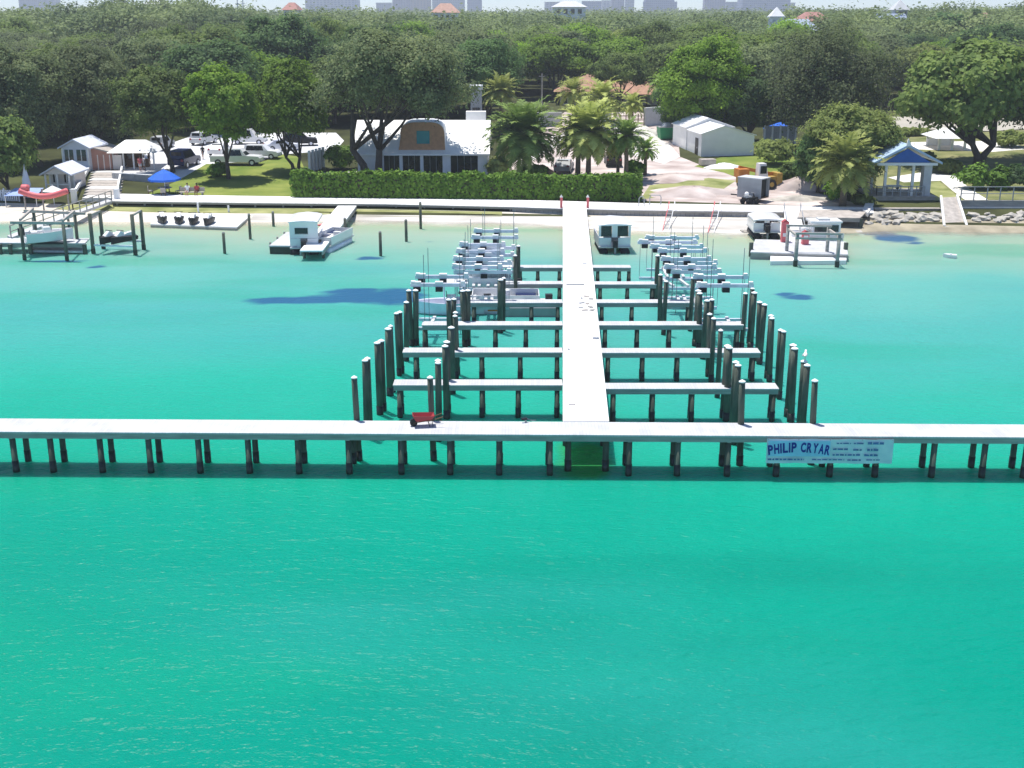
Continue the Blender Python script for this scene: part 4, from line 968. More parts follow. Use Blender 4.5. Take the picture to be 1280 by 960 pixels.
# perimeter walls, container, thatched brown roof house
def wall_thing(p0, p1, h, label, m=M['lgrey'], name='garden_wall', cat='wall', th=.25):
    d = Vector((p1.x-p0.x, p1.y-p0.y, 0)); L_ = d.length; rt = thing(name, label, cat, p0, math.atan2(d.y, d.x))
    MB().box(0, L_, -th/2, th/2, -.6, h).build('panel', m, rt); MB().box(-.05, L_+.05, -th/2-.06, th/2+.06, h+.002, h+.1).build('coping', M['white'], rt)
    for q in range(int(L_//3)+1): MB().box(q*3.0-.16, q*3.0+.16, -th/2-.05, th/2+.05, -.6, h-.01).build('pilaster', m, rt)
    return rt
p0, p1 = gnd(806, 158), gnd(856, 152); wall_thing(p0, p1, 22*mpp(p0), 'pale grey wall closing the yard behind the green container')
p0, p1 = gnd(655, 159), gnd(702, 158); wall_thing(p0, p1, 17*mpp(p0), 'white yard wall left of the gate behind the palms')
p0, p1 = gnd(752, 157), gnd(764, 157); wall_thing(p0, p1, 20*mpp(p0), 'short white wall stub right of the yard gate')
p0, p1 = gnd(767, 158), gnd(805, 158); gt = thing('yard_gate', 'low dark barred gate between the white yard walls', 'gate', p0, math.atan2(p1.y-p0.y, p1.x-p0.x)); L_ = (p1-p0).length
for z_ in (.3,.9,1.5): MB().box(0,L_,-.04,.04,z_,z_+.12).build('rail', M['wood'], gt)
for k in range(6): MB().box(L_*k/5-.07,L_*k/5+.07,-.07,.07,-.2,1.9).build('post', M['wood'], gt)
M['green'] = mat('green_container_paint', (.03,.24,.10), .5, .15)
p = gnd(838, 174); u_ = mpp(p); co = thing('dumpster', 'green open dumpster between the white wall and the metal shed', 'dumpster', p, R(6))
MB().loft([[(-1.6,-1,.15),(1.6,-1,.15),(1.6,1,.15),(-1.6,1,.15)],[(-1.8,-1.15,1.7),(1.8,-1.15,1.7),(1.8,1.15,1.7),(-1.8,1.15,1.7)]]).build('bin', M['green'], co)
MB().box(-1.85,1.85,-1.2,1.2,1.702,1.8).build('rim', M['grey'], co); MB().ball((-.5,0,1.85), .9, .8, .5).build('rubble', M['lgrey'], co)
bp_ = gnd(700, 131); bh_ = thing('house', 'brown shingle roofed house in the trees behind the yard wall', 'house', bp_, R(-3)); u_ = mpp(bp_)
bw_ = 122*u_; eh = 17*u_; rh = 36*u_
MB().box(0,bw_,0,9,-.5,eh).build('wall', M['palepink'], bh_)
for (a,b_) in ((.04,.12),(.2,.3),(.5,.6),(.72,.84)):
    w = MB().box(bw_*a,bw_*b_,-.05,-.002,.3,eh-.4).build('window', M['glass'], bh_); MB().box(bw_*(a+b_)/2-.05,bw_*(a+b_)/2+.05,-.09,-.052,.3,eh-.4).build('frame', M['white'], w)
MB().loft([[(-1.2,-1.2,eh-.1),(bw_+1.2,-1.2,eh-.1),(bw_+1.2,10.2,eh-.1),(-1.2,10.2,eh-.1)],[(5,4.4,rh),(bw_-3,4.4,rh),(bw_-3,4.8,rh),(5,4.8,rh)]]).build('roof', M['brownroof'], bh_)
# porch wing
MB().loft([[(bw_*.62,-4.5,eh-.5),(bw_+.8,-4.5,eh-.5),(bw_+.8,-.5,eh+.9),(bw_*.62,-.5,eh+.9)],[(bw_*.62,-4.5,eh-.3),(bw_+.8,-4.5,eh-.3),(bw_+.8,-.5,eh+1.1),(bw_*.62,-.5,eh+1.1)]]).build('porch_roof', M['brownroof'], bh_)
for k in range(4): x_ = bw_*(.63+.12*k); MB().box(x_-.12,x_+.12,-4.3,-4.06,-.5,eh-.52).build('porch_post', M['wood'], bh_)
p = gnd(677, 157); lp = thing('utility_pole', 'tall thin bare pole standing behind the palms and yard wall', 'pole', p); hh_ = dp(677, 92, p.y).z-p.z
MB().tube([(0,0,-.5),(0,0,hh_)], [.16,.10], 8).build('shaft', M['greywood'], lp); MB().bar((-.5,0,hh_-.4),(.5,0,hh_-.4),.1,.1).build('cross_arm', M['greywood'], lp)

# ---------------------------------------------------------------- yard vehicles
p = gnd(921, 250); u_ = mpp(p); tl = thing('trailer', 'grey box trailer with open dark rear facing the promenade', 'trailer', p, R(-40)); 
tw, tlg, th_ = 33*u_, 20*u_, 28*u_
MB().box(0,tw,0,.06,.35,th_).build('side_panel', M['grey'], tl); MB().box(0,tw,tlg,tlg+.06,.35,th_).build('side_panel', M['grey'], tl)
MB().box(.0,.06,.062,tlg-.002,.35,th_).build('front_panel', M['grey'], tl); MB().box(.062,tw,.062,tlg-.002,.35,.45).build('floor_panel', M['wood'], tl)
MB().box(-.05,tw+.05,-.05,tlg+.11,th_+.002,th_+.1).build('roof', M['lgrey'], tl); MB().box(tw-.4,tw-.34,.07,tlg-.01,.46,th_-.01).build('inner_panel', M['black'], tl)
for y_ in (-.14, tlg+.2): MB().tube([(tw*.5,y_-.08,.32),(tw*.5,y_+.08,.32)], .32, 14).build('wheel', M['black'], tl)
MB().bar((0,tlg/2,.4),(-1.2,tlg/2,.4),.1,.12).build('tow_bar', M['black'], tl)
p = gnd(946, 236); u_ = mpp(p); fk = thing('telehandler', 'orange telehandler with white cab parked behind the grey trailer', 'construction vehicle', p, R(14)); fk.scale = (.86,.86,.9)
MB().box(-2.6,2.2,-.75,.75,.75,1.5).build('chassis', M['yellow'], fk); MB().box(-2.9,-1.5,-.8,.8,1.5,2.5).build('engine_cover', M['orange'], fk)
cb = MB().loft([[(-.2,-.75,1.5),(1.1,-.75,1.5),(1.1,.4,1.5),(-.2,.4,1.5)],[(-.1,-.7,3.1),(.8,-.7,3.1),(.8,.35,3.1),(-.1,.35,3.1)]]).build('cab', M['white'], fk); MB().box(.0,.85,-.79,-.74,1.9,2.8).build('window', M['glass'], cb)
MB().bar((-2.4,.55,2.6),(3.0,.55,1.5),.35,.4).build('boom', M['orange'], fk); MB().box(2.3,3.0,-.9,1.0,.25,1.9).build('carriage', M['yellow'], fk)
for x_, y_ in ((-1.7,-.95),(1.5,-.95),(-1.7,.95),(1.5,.95)):
    w = MB().tube([(x_,y_-.2,.6),(x_,y_+.2,.6)], .62, 18).build('wheel', M['black'], fk); MB().tube([(x_,y_-.22,.6),(x_,y_+.22,.6)], .3, 12).build('rim', M['yellow'], w)
p = gnd(937, 255); at_ = thing('utility_cart', 'small dark four wheeled cart in front of the grey trailer', 'cart', p, R(30))
MB().box(-.8,.8,-.35,.35,.4,.7).build('body', M['black'], at_); MB().box(-.7,.0,-.3,.3,.702,.85).build('seat', M['grey'], at_); MB().bar((.4,-.35,1.1),(.4,.35,1.1),.06,.06).build('handlebar', M['grey'], at_); MB().bar((.55,0,.7),(.4,0,1.1),.08,.08).build('steering_post', M['black'], at_); MB().ball((-.45,0,1.05), .24).build('tank', M['white'], at_, True)
for x_, y_ in ((-.55,-.45),(.55,-.45),(-.55,.45),(.55,.45)): MB().tube([(x_,y_-.1,.28),(x_,y_+.1,.28)], .28, 12).build('wheel', M['black'], at_)
# heaps of earth and rubble
def heap(px, py, sx, sy, h, m, label, seed, name='dirt_pile', cat='dirt pile'):
    p = gnd(px, py); r_ = random.Random(seed); n = 30; V, F_ = [], []; ph = [(r_.uniform(.1,.3), r_.uniform(0,6), k) for k in (2,3,5,7)]
    nr = 9
    for j in range(nr+1):
        t_ = j/nr
        for i in range(n):
            a_ = 2*PI*i/n; w = 1+sum(c*math.sin(k*a_+o) for c, o, k in ph)*.6
            V.append((math.cos(a_)*sx*w*t_, math.sin(a_)*sy*w*t_, h*(1-t_**1.5)*(1+r_.uniform(-.12,.12))-.1*t_))
    for j in range(nr):
        for i in range(n): F_.append((j*n+i, j*n+(i+1)%n, (j+1)*n+(i+1)%n, (j+1)*n+i))
    mb = MB(); mb.add(V, F_); o = mb.build(name, m, None, True); o.location = p; tag(o, label, cat); return o
heap(868, 242, 6.0, 2.4, .8, M['dirt'], 'long low mound of pinkish dirt behind the promenade', 1)
heap(845, 222, 5, 3, .5, M['dirt'], 'flat spread of pinkish dirt in the middle of the yard', 2)
heap(1004, 236, 4.2, 1.8, 1.3, M['dirt'], 'pinkish rubble mound between the trailer and palm', 3, 'rubble_heap', 'rubble heap')
heap(1000, 250, 4.0, 1.0, .5, M['rock'], 'low heap of broken pale stone right of the trailer', 4, 'rubble_heap', 'rubble heap')
heap(676, 221, 2.4, 1.5, 1.3, M['brownroof'], 'reddish brown earth pile beside the big palms', 5)
heap(905, 210, 3.2, .9, .6, M['white'], 'crumpled white tarp covered heap in front of the shed', 6, 'tarp_heap', 'tarp heap')
heap(765, 166, 5.5, 3, 1.7, M['drive'], 'white gravel mound in front of the yard gate', 7, 'gravel_mound', 'gravel mound')
heap(790, 172, 5, 4, 1.9, M['drive'], 'larger white gravel mound left of the green dumpster', 8, 'gravel_mound', 'gravel mound')
for k, (px, py, lab) in enumerate(((884,207,'grey pallet stack at the corner of the white shed'),(705,203,'dark timber pallet lying in the dirt yard'))):
    p = gnd(px, py); rt = thing('pallet', lab, 'pallet', p, R(10))
    MB().box(-.9,.9,-.6,.6,.1,.3+.5*(1-k)).build('boards', M['greywood'] if k == 0 else M['wood'], rt)
    for q in (-.8,0,.8): MB().box(q-.08,q+.08,-.6,.6,0,.098).build('runner', M['wood'], rt)

# ---------------------------------------------------------------- cars
def car(loc, rz, label, paint, kind='suv', L_=4.7, W_=1.85, H_=1.72):
    rt = thing('parked_car', label, 'car', loc, rz, 'cars parked behind the lawn'); h = H_
    prof = {'suv': [(-2.3,.35),(-2.32,.95),(-2.15,1.02),(-1.95,h),(.35,h+.02),(1.05,1.08),(2.15,.98),(2.33,.8),(2.33,.35)],
            'truck': [(-2.7,.4),(-2.7,1.05),(-.75,1.05),(-.7,h),(.6,h+.02),(1.15,1.1),(2.5,1.02),(2.65,.8),(2.65,.4)],
            'sedan': [(-2.2,.3),(-2.22,.85),(-1.7,.95),(-1.0,1.42),(.3,1.42),(1.05,.92),(2.1,.82),(2.25,.6),(2.25,.3)]}[kind]
    lo = [(x, z) for x, z in prof]; hw = W_/2
    def half(z): return hw*(1 if z < 1.1 else 1-.22*(z-1.1)/max(.3, h-1.1))
    rings = [[(x, s*half(z), z) for x, z in lo] for s in (-1, 1)]
    MB().loft(rings).build('body', paint, rt)
    top = [p for p in lo if p[1] > 1.15]; xa, xb = min(p[0] for p in top), max(p[0] for p in top); zt = max(p[1] for p in top); zl = 1.02 if kind != 'sedan' else .93
    for s in (-1, 1):
        w = MB()
        for (a_, b_) in ((xa+.25, (xa+xb)/2-.08), ((xa+xb)/2+.02, xb-.05)):
            w.add([(a_-.12, s*(half(zl+.08)+.012), zl+.08),(b_+.22, s*(half(zl+.08)+.012), zl+.08),(b_, s*(half(zt-.1)+.012), zt-.1),(a_, s*(half(zt-.1)+.012), zt-.1)], [(0,1,2,3)])
        w.build('side_window', M['glass'], rt)
    MB().add([(xb+.02,-half(zt)*.85,zt-.07),(xb+.02,half(zt)*.85,zt-.07),(xb+.56,half(1.1)*.85,1.15 if kind != 'sedan' else 1.0),(xb+.56,-half(1.1)*.85,1.15 if kind != 'sedan' else 1.0)], [(0,1,2,3)]).build('windshield', M['glass'], rt)
    MB().bar((xa-.10,-half(zt)*.8,(zt+zl)/2+.05),(xa-.10,half(zt)*.8,(zt+zl)/2+.05),.05,.42).build('rear_window', M['glass'], rt)
    for x in (prof[0][0]+.85, prof[-1][0]-.85):
        for s in (-1, 1):
            wh = MB().tube([(x,s*(hw-.18),.35),(x,s*(hw+.03),.35)], .36, 16).build('wheel', M['black'], rt); MB().tube([(x,s*(hw+.031),.35),(x,s*(hw+.04),.35)], .2, 12).build('rim', M['galv'], wh)
    for s in (-1, 1):
        MB().box(prof[-1][0]-.06,prof[-1][0]+.02,s*.62-.2,s*.62+.2,.68,.85).build('headlight', M['galv'], rt); MB().box(prof[0][0]-.03,prof[0][0]+.05,s*.72-.12,s*.72+.12,.75,.98).build('taillight', M['red'], rt)
    MB().box(prof[-1][0]-.05,prof[-1][0]+.06,-hw*.9,hw*.9,.38,.55).build('bumper', M['grey'], rt)
    return rt
def at_g(px, py): return gnd(px, py)
car(at_g(231,208), R(80), 'dark navy SUV seen from behind beside a tree trunk', M['navy'], 'suv', H_=1.85).scale = (1.05,1.15,1.15)
car(at_g(297,206), R(-3), 'long white pickup on the lawn edge behind the small round bush', M['carwhite'], 'truck', H_=1.8).scale = (1.15,1.1,1.1)
car(at_g(328,198), R(-8), 'white SUV parked behind the white pickup', M['carwhite'], 'suv')
car(at_g(276,193), R(82), 'white sedan between the tree trunks farther back', M['carwhite'], 'sedan')
car(at_g(352,188), R(20), 'silver sedan at the right end of the parking lot', M['galv'], 'sedan')
car(at_g(255,180), R(75), 'pale grey SUV deep in the shade of the parking lot', M['lgrey'], 'suv')
car(at_g(203,186), R(85), 'dark grey SUV beside the white canopy bar', M['grey'], 'suv')
car(at_g(375,182), R(10), 'black SUV at the back of the lot under the trees', M['black'], 'suv')
car(at_g(312,180), R(0), 'white van at the back of the parking lot', M['carwhite'], 'suv', H_=2.0)
car(at_g(705,214), R(80), 'small dark car half hidden between the palms', M['grey'], 'sedan')
car(at_g(766,206), R(90), 'black car parked in the shade of the centre palms', M['black'], 'suv')
car(gnd(1222,152), R(0), 'dark SUV on the pale road behind the garden oak', M['black'], 'suv')

# ---------------------------------------------------------------- cottages and bar at the left
def cottage(px, py, wpx, epx, rpx, label, wall, rz, depth=5.0, wins=((.12,.42),(.55,.88)), porch=False, roofm=None):
    p = gnd(px, py); u = mpp(p); w = wpx*u; eh = epx*u; rh = rpx*u
    rt = thing('cottage', label, 'cottage', p, rz)
    y0 = 1.4 if porch else 0
    MB().prism([(0,-.5),(0,eh),(w/2,rh),(w,eh),(w,-.5)], 'y', y0, depth).build('wall', wall, rt)
    o = .35
    MB().prism([(-o,eh-o*.4),(w/2,rh+.02),(w+o,eh-o*.4),(w+o,eh-o*.4+.16),(w/2,rh+.2),(-o,eh-o*.4+.16)], 'y', -.4, depth+.3).build('roof', roofm or M['lav'], rt)
    for a_, b_ in wins:
        wn__ = MB().box(w*a_,w*b_,y0-.05,y0-.002,eh*.45,eh*.92).build('window', M['glass'], rt)
        MB().box(w*(a_+b_)/2-.04,w*(a_+b_)/2+.04,y0-.09,y0-.052,eh*.45,eh*.92).build('frame', M['white'], wn__)
    if porch:
        for x_ in (.1, w*.5, w-.1): MB().box(x_-.08,x_+.08,.05,.21,-.5,eh-.02).build('porch_post', M['white'], rt)
        MB().prism([(0,eh),(w,eh),(w/2,rh-.05)], 'y', .0, .12).build('gable', wall, rt)
        MB().box(.0,w,.1,.18,.75,.85).build('porch_rail', M['white'], rt)
    for x_ in (.06, w-.06): MB().box(x_-.09,x_+.09,y0-.06,y0-.003,-.5,eh-.03).build('corner_board', M['white'], rt)
    return rt
cottage(80, 214, 34, 29, 38, 'small pale blue cottage with two dark upper windows', M['lav'], R(-4), 5, ((.1,.42),(.55,.9)))
cottage(57, 240, 32, 22, 31, 'smaller cream cottage with porch behind the red barrier', M['palepink'], R(-2), 4.5, ((.15,.35),(.6,.8)), True, M['lav'])
p = gnd(116, 213); u_ = mpp(p); tb = thing('cottage', 'terracotta walled building right of the pale blue cottage', 'building', p, R(12)); w_ = 24*u_
MB().prism([(0,-.5),(0,28*u_),(w_,20*u_),(w_,-.5)], 'y', 0, 7).build('wall', M['terra'], tb); MB().prism([(-.2,28*u_+.05),(w_+.3,20*u_),(w_+.3,20*u_+.15),(-.2,28*u_+.2)], 'y', -.3, 7.3).build('roof', M['greywood'], tb)
for k in range(3): MB().box(w_*(.3+.3*k)-.06,w_*(.3+.3*k)+.06,-.05,-.002,-.5,19*u_).build('corner_board', M['palepink'], tb)
p = gnd(142, 212); u_ = mpp(p); br_ = thing('bar_pavilion', 'open sided white canopy bar with dark interior beside the terrace', 'pavilion', p, R(2)); w_ = 50*u_; h_ = 21*u_
MB().box(0,w_*.55,3.2,3.4,-.3,h_-.05).build('back_wall', M['wood'], br_); MB().box(0,w_*.22,0,.2,-.3,h_-.3).build('front_wall', M['palepink'], br_)
for k in range(5): MB().box(w_*k/4-.09,w_*k/4+.09,0.21,.38,-.3,h_-.01).build('post', M['white'], br_)
MB().loft([[(-.5,-.6,h_),(w_+.5,-.6,h_),(w_+.5,4.5,h_),(-.5,4.5,h_)],[(w_*.25,1.6,h_+1.3),(w_*.75,1.6,h_+1.3),(w_*.75,2.2,h_+1.3),(w_*.25,2.2,h_+1.3)]]).build('canopy', M['white'], br_)
MB().box(w_*.25,w_*.8,1.5,2.1,-.2,1.05).build('counter', M['wood'], br_)
for k, f in enumerate((.3,.42,.55,.68)):
    pass
# stairs from terrace down to the promenade
a = gnd(128, 213, .0); b_ = gp(118, 248, 1.1); st = thing('stone_stairs', 'wide grey stone stairs with white side walls below the terrace', 'stairs', (0,0,0)); n_ = 10
for k in range(n_):
    t0, t1 = k/n_, (k+1)/n_; P0, P1 = lerp(a, b_, t0), lerp(a, b_, t1)
    MB().box(P1.x-1.3,P1.x+2.2,P1.y,P0.y,-.5,P0.z+.02).build('step', M['greywood'] if k % 3 else M['concrete'], st)
for dx in (-1.5, 2.4): MB().bar((a.x+dx,a.y,a.z+.4),(b_.x+dx-(.6 if dx < 0 else 0),b_.y,b_.z+.5),.22,.35).build('side_wall', M['white'], st)
for dx in (-2.1, 2.4): MB().box(b_.x+dx-.25,b_.x+dx+.25,b_.y-.3,b_.y+.2,.3,2.1).build('newel', M['white'], st)
# terrace retaining wall behind umbrella
p0, p1 = gnd(143, 224), gnd(190, 228); wall_thing(p0, p1, .7, 'low grey terrace wall between the bar and blue umbrella', M['grey'])
# blue umbrella with table and chairs
p = gnd(207, 243); u_ = mpp(p); um = thing('patio_umbrella', 'open bright blue patio umbrella above a round table on the promenade', 'umbrella', p)
ztop_ = dp(206, 211.5, p.y).z-p.z; rad = 20*u_; zrim = dp(206, 223, p.y).z-p.z; n_ = 8
V = [(0,0,ztop_)]; F_ = []
for j, f in enumerate((.5, 1.0)):
    for i in range(n_): V.append((rad*f*math.cos(2*PI*i/n_+.2), rad*f*math.sin(2*PI*i/n_+.2), lerp(ztop_, zrim, f**1.3)))
for i in range(n_): V.append((rad*1.0*math.cos(2*PI*i/n_+.2), rad*1.0*math.sin(2*PI*i/n_+.2), zrim-.22))
for i in range(n_):
    k = (i+1) % n_; F_ += [(0,1+i,1+k), (1+i,1+n_+i,1+n_+k,1+k), (1+n_+i,1+2*n_+i,1+2*n_+k,1+n_+k)]
MB().add(V, F_).build('canopy', M['blue'], um); MB().tube([(0,0,0),(0,0,ztop_+.15)], .04, 8).build('pole', M['galv'], um); MB().tube([(0,0,0),(0,0,.12)], .35, 14).build('base', M['grey'], um)
tbt = thing('patio_table', 'round table in the shade under the blue umbrella', 'table', (p.x, p.y-.1, p.z)); MB().tube([(0,0,.72),(0,0,.77)], .75, 18).build('tabletop', M['greywood'], tbt)
for q in range(4): MB().tube([(.5*math.cos(q*PI/2),.5*math.sin(q*PI/2),0),(.4*math.cos(q*PI/2),.4*math.sin(q*PI/2),.72)], .035, 6).build('leg', M['wood'], tbt)
c0 = None
for k, (dx, dy, lab) in enumerate(((-1.5,-.3,'left of'),(1.5,-.3,'right of'),(.2,-1.5,'in front of'),(-.2,1.4,'behind'))):
    rz_c = math.atan2(-dy, -dx)-PI/2; loc = (p.x+dx, p.y+dy, p.z); lab = 'dark patio chair '+lab+' the table under the blue umbrella'
    if c0 is None:
        c0 = thing('patio_chair', lab, 'chair', loc, rz_c, 'chairs round the umbrella table')
        MB().box(-.25,.25,-.25,.25,.42,.47).build('seat', M['greywood'], c0); MB().box(-.25,.25,-.27,-.22,.48,.95).build('backrest', M['greywood'], c0)
        for xq in (-.22,.22):
            for yq in (-.22,.22): MB().box(xq-.025,xq+.025,yq-.025,yq+.025,0,.418).build('leg', M['wood'], c0)
    else: dup(c0, loc, rz_c, lab)
# folded white umbrella, red barrier, blue bench awnings at the far left
p = gnd(35, 247); fu = thing('patio_umbrella', 'tall folded white umbrella standing behind the red barrier', 'umbrella', p); hh_ = dp(35, 205, p.y).z-p.z
MB().tube([(0,0,.9),(0,0,1.3),(0,0,2.0),(0,0,hh_)], [.32,.46,.36,.04], 10).build('canopy', M['lav'], fu); MB().tube([(0,0,0),(0,0,.92)], .05, 6).build('pole', M['galv'], fu); MB().tube([(0,0,0),(0,0,.1)], .35, 12).build('base', M['grey'], fu)
mb = MB(); pts = []
for k in range(25):
    t_ = k/24; px = 24+60*t_; py = 240.5+6.0*math.sin(PI*min(1, max(0, (t_-.15)/.85)))*.9-1.5*(1-t_); q_ = gp(px, py, 1.9); pts.append(q_)
o0 = pts[0]; red = thing('swim_float', 'sagging faded red inflatable tube hung on posts below the cottages', 'inflatable', (o0.x, o0.y, 0))
MB().tube([Vector((q_.x-o0.x, pts[12].y-o0.y, q_.z)) for q_ in [gp(24+60*k/24, 0, 1) and dp(24+60*k/24, 238.5+7*math.sin(PI*k/24), pts[12].y) for k in range(25)]], .30, 10).build('tube', M['pinkred'], red, True)
MB().tube([Vector((dp(26+8*k/4, 236, pts[12].y).x-o0.x, pts[12].y-o0.y+.3, dp(0, 236, pts[12].y).z)) for k in range(5)], .40, 10).build('coil', M['pinkred'], red, True)
for px in (27, 50, 82): x_ = dp(px, 240, pts[12].y).x-o0.x; MB().tube([(x_,pts[12].y-o0.y+.5,-.5),(x_,pts[12].y-o0.y+.5,dp(0,237,pts[12].y).z)], .09, 8).build('post', M['fascia'], red)
p = gnd(30, 256); M['awning'] = mat('pale_blue_awning', (.30,.40,.66), .7, .1); aw = thing('beach_awning', 'low pale blue awning beside the red inflatable tube', 'awning', p); u_ = mpp(p)
MB().loft([[(-1.6,-1,1.05),(1.8,-1,1.05),(1.8,1.2,1.55),(-1.2,1.2,1.55)],[(-1.6,-1,1.1),(1.8,-1,1.1),(1.8,1.2,1.6),(-1.2,1.2,1.6)]]).build('canopy', M['awning'], aw)
for q_ in ((-1.5,-.9,1.05),(1.7,-.9,1.05),(-1.1,1.1,1.5),(1.7,1.1,1.5)): MB().tube([(q_[0],q_[1],-.3),q_], .04, 6).build('post', M['white'], aw)
p = gnd(68, 256); mb_ = thing('beach_umbrella', 'small white beach umbrella between the red tube and left dock', 'umbrella', p)
MB().tube([(0,0,2.0),(0,0,1.45)], [.02,1.05], 12, False).build('canopy', M['white'], mb_); MB().tube([(0,0,0),(0,0,2.1)], .04, 6).build('pole', M['white'], mb_)
p0, p1 = gnd(-30, 250), gnd(24, 252); fc = thing('picket_fence', 'pale blue picket fence at the left edge below the trees', 'fence', p0, math.atan2(p1.y-p0.y, p1.x-p0.x)); L_ = (p1-p0).length
mb = MB()
for k in range(int(L_/.22)): mb.box(k*.22,k*.22+.13,-.03,.0,.0,1.15)
mb.build('pickets', M['lav'], fc); MB().box(0,L_,.002,.06,.8,.9).build('rail', M['lav'], fc)
for k in range(4): MB().box(L_*k/3-.07,L_*k/3+.07,.002,.14,-.3,1.3).build('post', M['lav'], fc)
# striped screen beside the house
p0, p1 = gnd(387, 216), gnd(404, 209); sc_ = thing('slat_screen', 'grey and white slatted screen left of the white house', 'fence', p0, math.atan2(p1.y-p0.y, p1.x-p0.x)); L_ = (p1-p0).length
MB().box(0,L_,.05,.1,0,2.3).build('panel', M['grey'], sc_)
for k in range(5): MB().box(L_*k/4-.16,L_*k/4+.16,-.2,.048,-.3,2.6).build('post', M['white'], sc_)
sheet('house_patio', [(404,216),(446,214),(446,221),(385,222)], M['concrete'], .03, 'pale patio left of the house')

# ---------------------------------------------------------------- gazebo, ramp, fences and canopies at the right
p = gnd(1094, 250); GYa = p.y; gz_ = dp(1128, 246, GYa).z; u_ = mpp(p)
gaz = thing('gazebo', 'white post gazebo with pale blue roof and royal blue gable', 'gazebo', (p.x, GYa, gz_)); w_ = 70*u_
zl = dp(0, 204, GYa).z-gz_; zr = dp(0, 183, GYa).z-gz_
MB().box(-.3,w_+.3,-.3,5.3,-1.3,-.0).build('platform', M['rock'], gaz); MB().box(-.4,w_+.4,-.4,5.4,.002,.1).build('floor_boards', M['greywood'], gaz)
for x_, y_ in ((.9,.2),(w_*.64,.2),(.9,4.8),(w_*.64,4.8)): MB().box(x_-.13,x_+.13,y_-.13,y_+.13,.1,zl-.03).build('post', M['white'], gaz)
MB().box(w_*.83,w_*.97,.1,1.1,.1,zl-.03).build('corner_pillar', M['lgrey'], gaz)
M['gableblue'] = mat('muted_royal_blue_boards', (.03,.12,.40), .7, .1)
M['paleblue'] = plank_mat('pale_blue_metal_roof', (.42,.55,.70), .4, 1, .45, .05, .85)
o_ = .6
MB().prism([(-o_,zl-.06),(w_*.48,zr),(w_+o_,zl-.06),(w_+o_,zl+.16),(w_*.48,zr+.26),(-o_,zl+.16)], 'y', -.55, 5.8).build('roof', M['paleblue'], gaz)
MB().prism([(.5,zl+.10),(w_-.5,zl+.10),(w_*.48,zr-.18)], 'y', -.30, -.15).build('gable', M['gableblue'], gaz)
MB().box(-.2,w_+.2,-.33,-.1,zl-.2,zl+.07).build('beam', M['white'], gaz)
MB().prism([(w_*.48-.28,zr+.1),(w_*.48+.28,zr+.1),(w_*.48-.12,zr+.85)], 'y', -.62, -.4).build('finial', M['white'], gaz)
railing(gaz, [(0,-.2,.1),(w_*.85,-.2,.1)], 1.0, 7, M['grey']); railing(gaz, [(0,-.2,.1),(0,5,.1)], 1.0, 4, M['grey'])
p = gaz.location; pt = thing('picnic_table', 'pale picnic table inside the blue gabled gazebo', 'table', (p.x+w_*.42, p.y+2.4, gz_+.1)); MB().box(-.9,.9,-.4,.4,.7,.76).build('tabletop', M['white'], pt)
for q_ in (-.75,.75): MB().box(-.9,.9,q_-.15,q_+.15,.42,.46).build('bench', M['white'], pt)
for q_ in (-.6,.6): MB().box(q_-.06,q_+.06,-.7,.7,.34,.418).build('cross_beam', M['greywood'], pt); MB().box(q_-.06,q_+.06,-.2,.2,0,.698).build('leg', M['greywood'], pt)
# ramp
a0, a1, b1_, b0_ = gp(1176,247,2.1), gp(1196,246,2.1), gp(1208,284,.15), gp(1180,284.5,.15)
rp_ = thing('boat_ramp', 'white edged wooden ramp going down to the water beside the gazebo', 'ramp', (0,0,0))
MB().add([a0,a1,b1_,b0_,a0-Vector((0,0,.2)),a1-Vector((0,0,.2)),b1_-Vector((0,0,.2)),b0_-Vector((0,0,.2))], [(0,1,2,3),(7,6,5,4),(0,4,5,1),(1,5,6,2),(2,6,7,3),(3,7,4,0)]).build('deck', M['greywood'], rp_)
for P, Q in ((a0,b0_),(a1,b1_)): MB().bar(P+Vector((0,0,.1)), Q+Vector((0,0,.1)), .2, .3).build('curb', M['white'], rp_)
MB().bar(b0_+Vector((0,0,.05)), b1_+Vector((0,0,.05)), .5, .16).build('landing', M['white'], rp_)
# retaining wall and glass fence on the right
p0, p1 = gp(1200, 264, .7), gp(1330, 264, .7); rw = thing('retaining_wall', 'dark retaining wall with pale cap under the garden fence', 'wall', (p0.x, p0.y, 0)); L_ = p1.x-p0.x
MB().box(0,L_,0,.4,-.3,1.0).build('face', M['greywood'], rw); MB().box(-.05,L_,-.12,.5,1.002,1.12).build('coping', M['concrete'], rw); MB().box(0,L_,.1,.35,1.122,1.75).build('upper_face', M['fascia'], rw); MB().box(0,L_,-.5,.0,-.3,.55).build('ledge', M['concrete'], rw)
gf = thing('garden_fence', 'grey rail fence above the retaining wall at the right edge', 'fence', (p0.x, p0.y+.2, 1.752)); railing(gf, [(0,0,0),(L_,0,0)], 1.35, 9, M['grey'])
p0, p1 = gp(1094,262,1.0), gp(1176,262,1.0); rw2 = thing('retaining_wall', 'low stone retaining wall below the blue gabled gazebo', 'wall', (p0.x, p0.y, 0)); MB().box(0,p1.x-p0.x,0,.5,-.3,1.0).build('face', M['rock'], rw2); MB().box(-.05,p1.x-p0.x,-.08,.58,1.002,1.12).build('coping', M['greywood'], rw2)
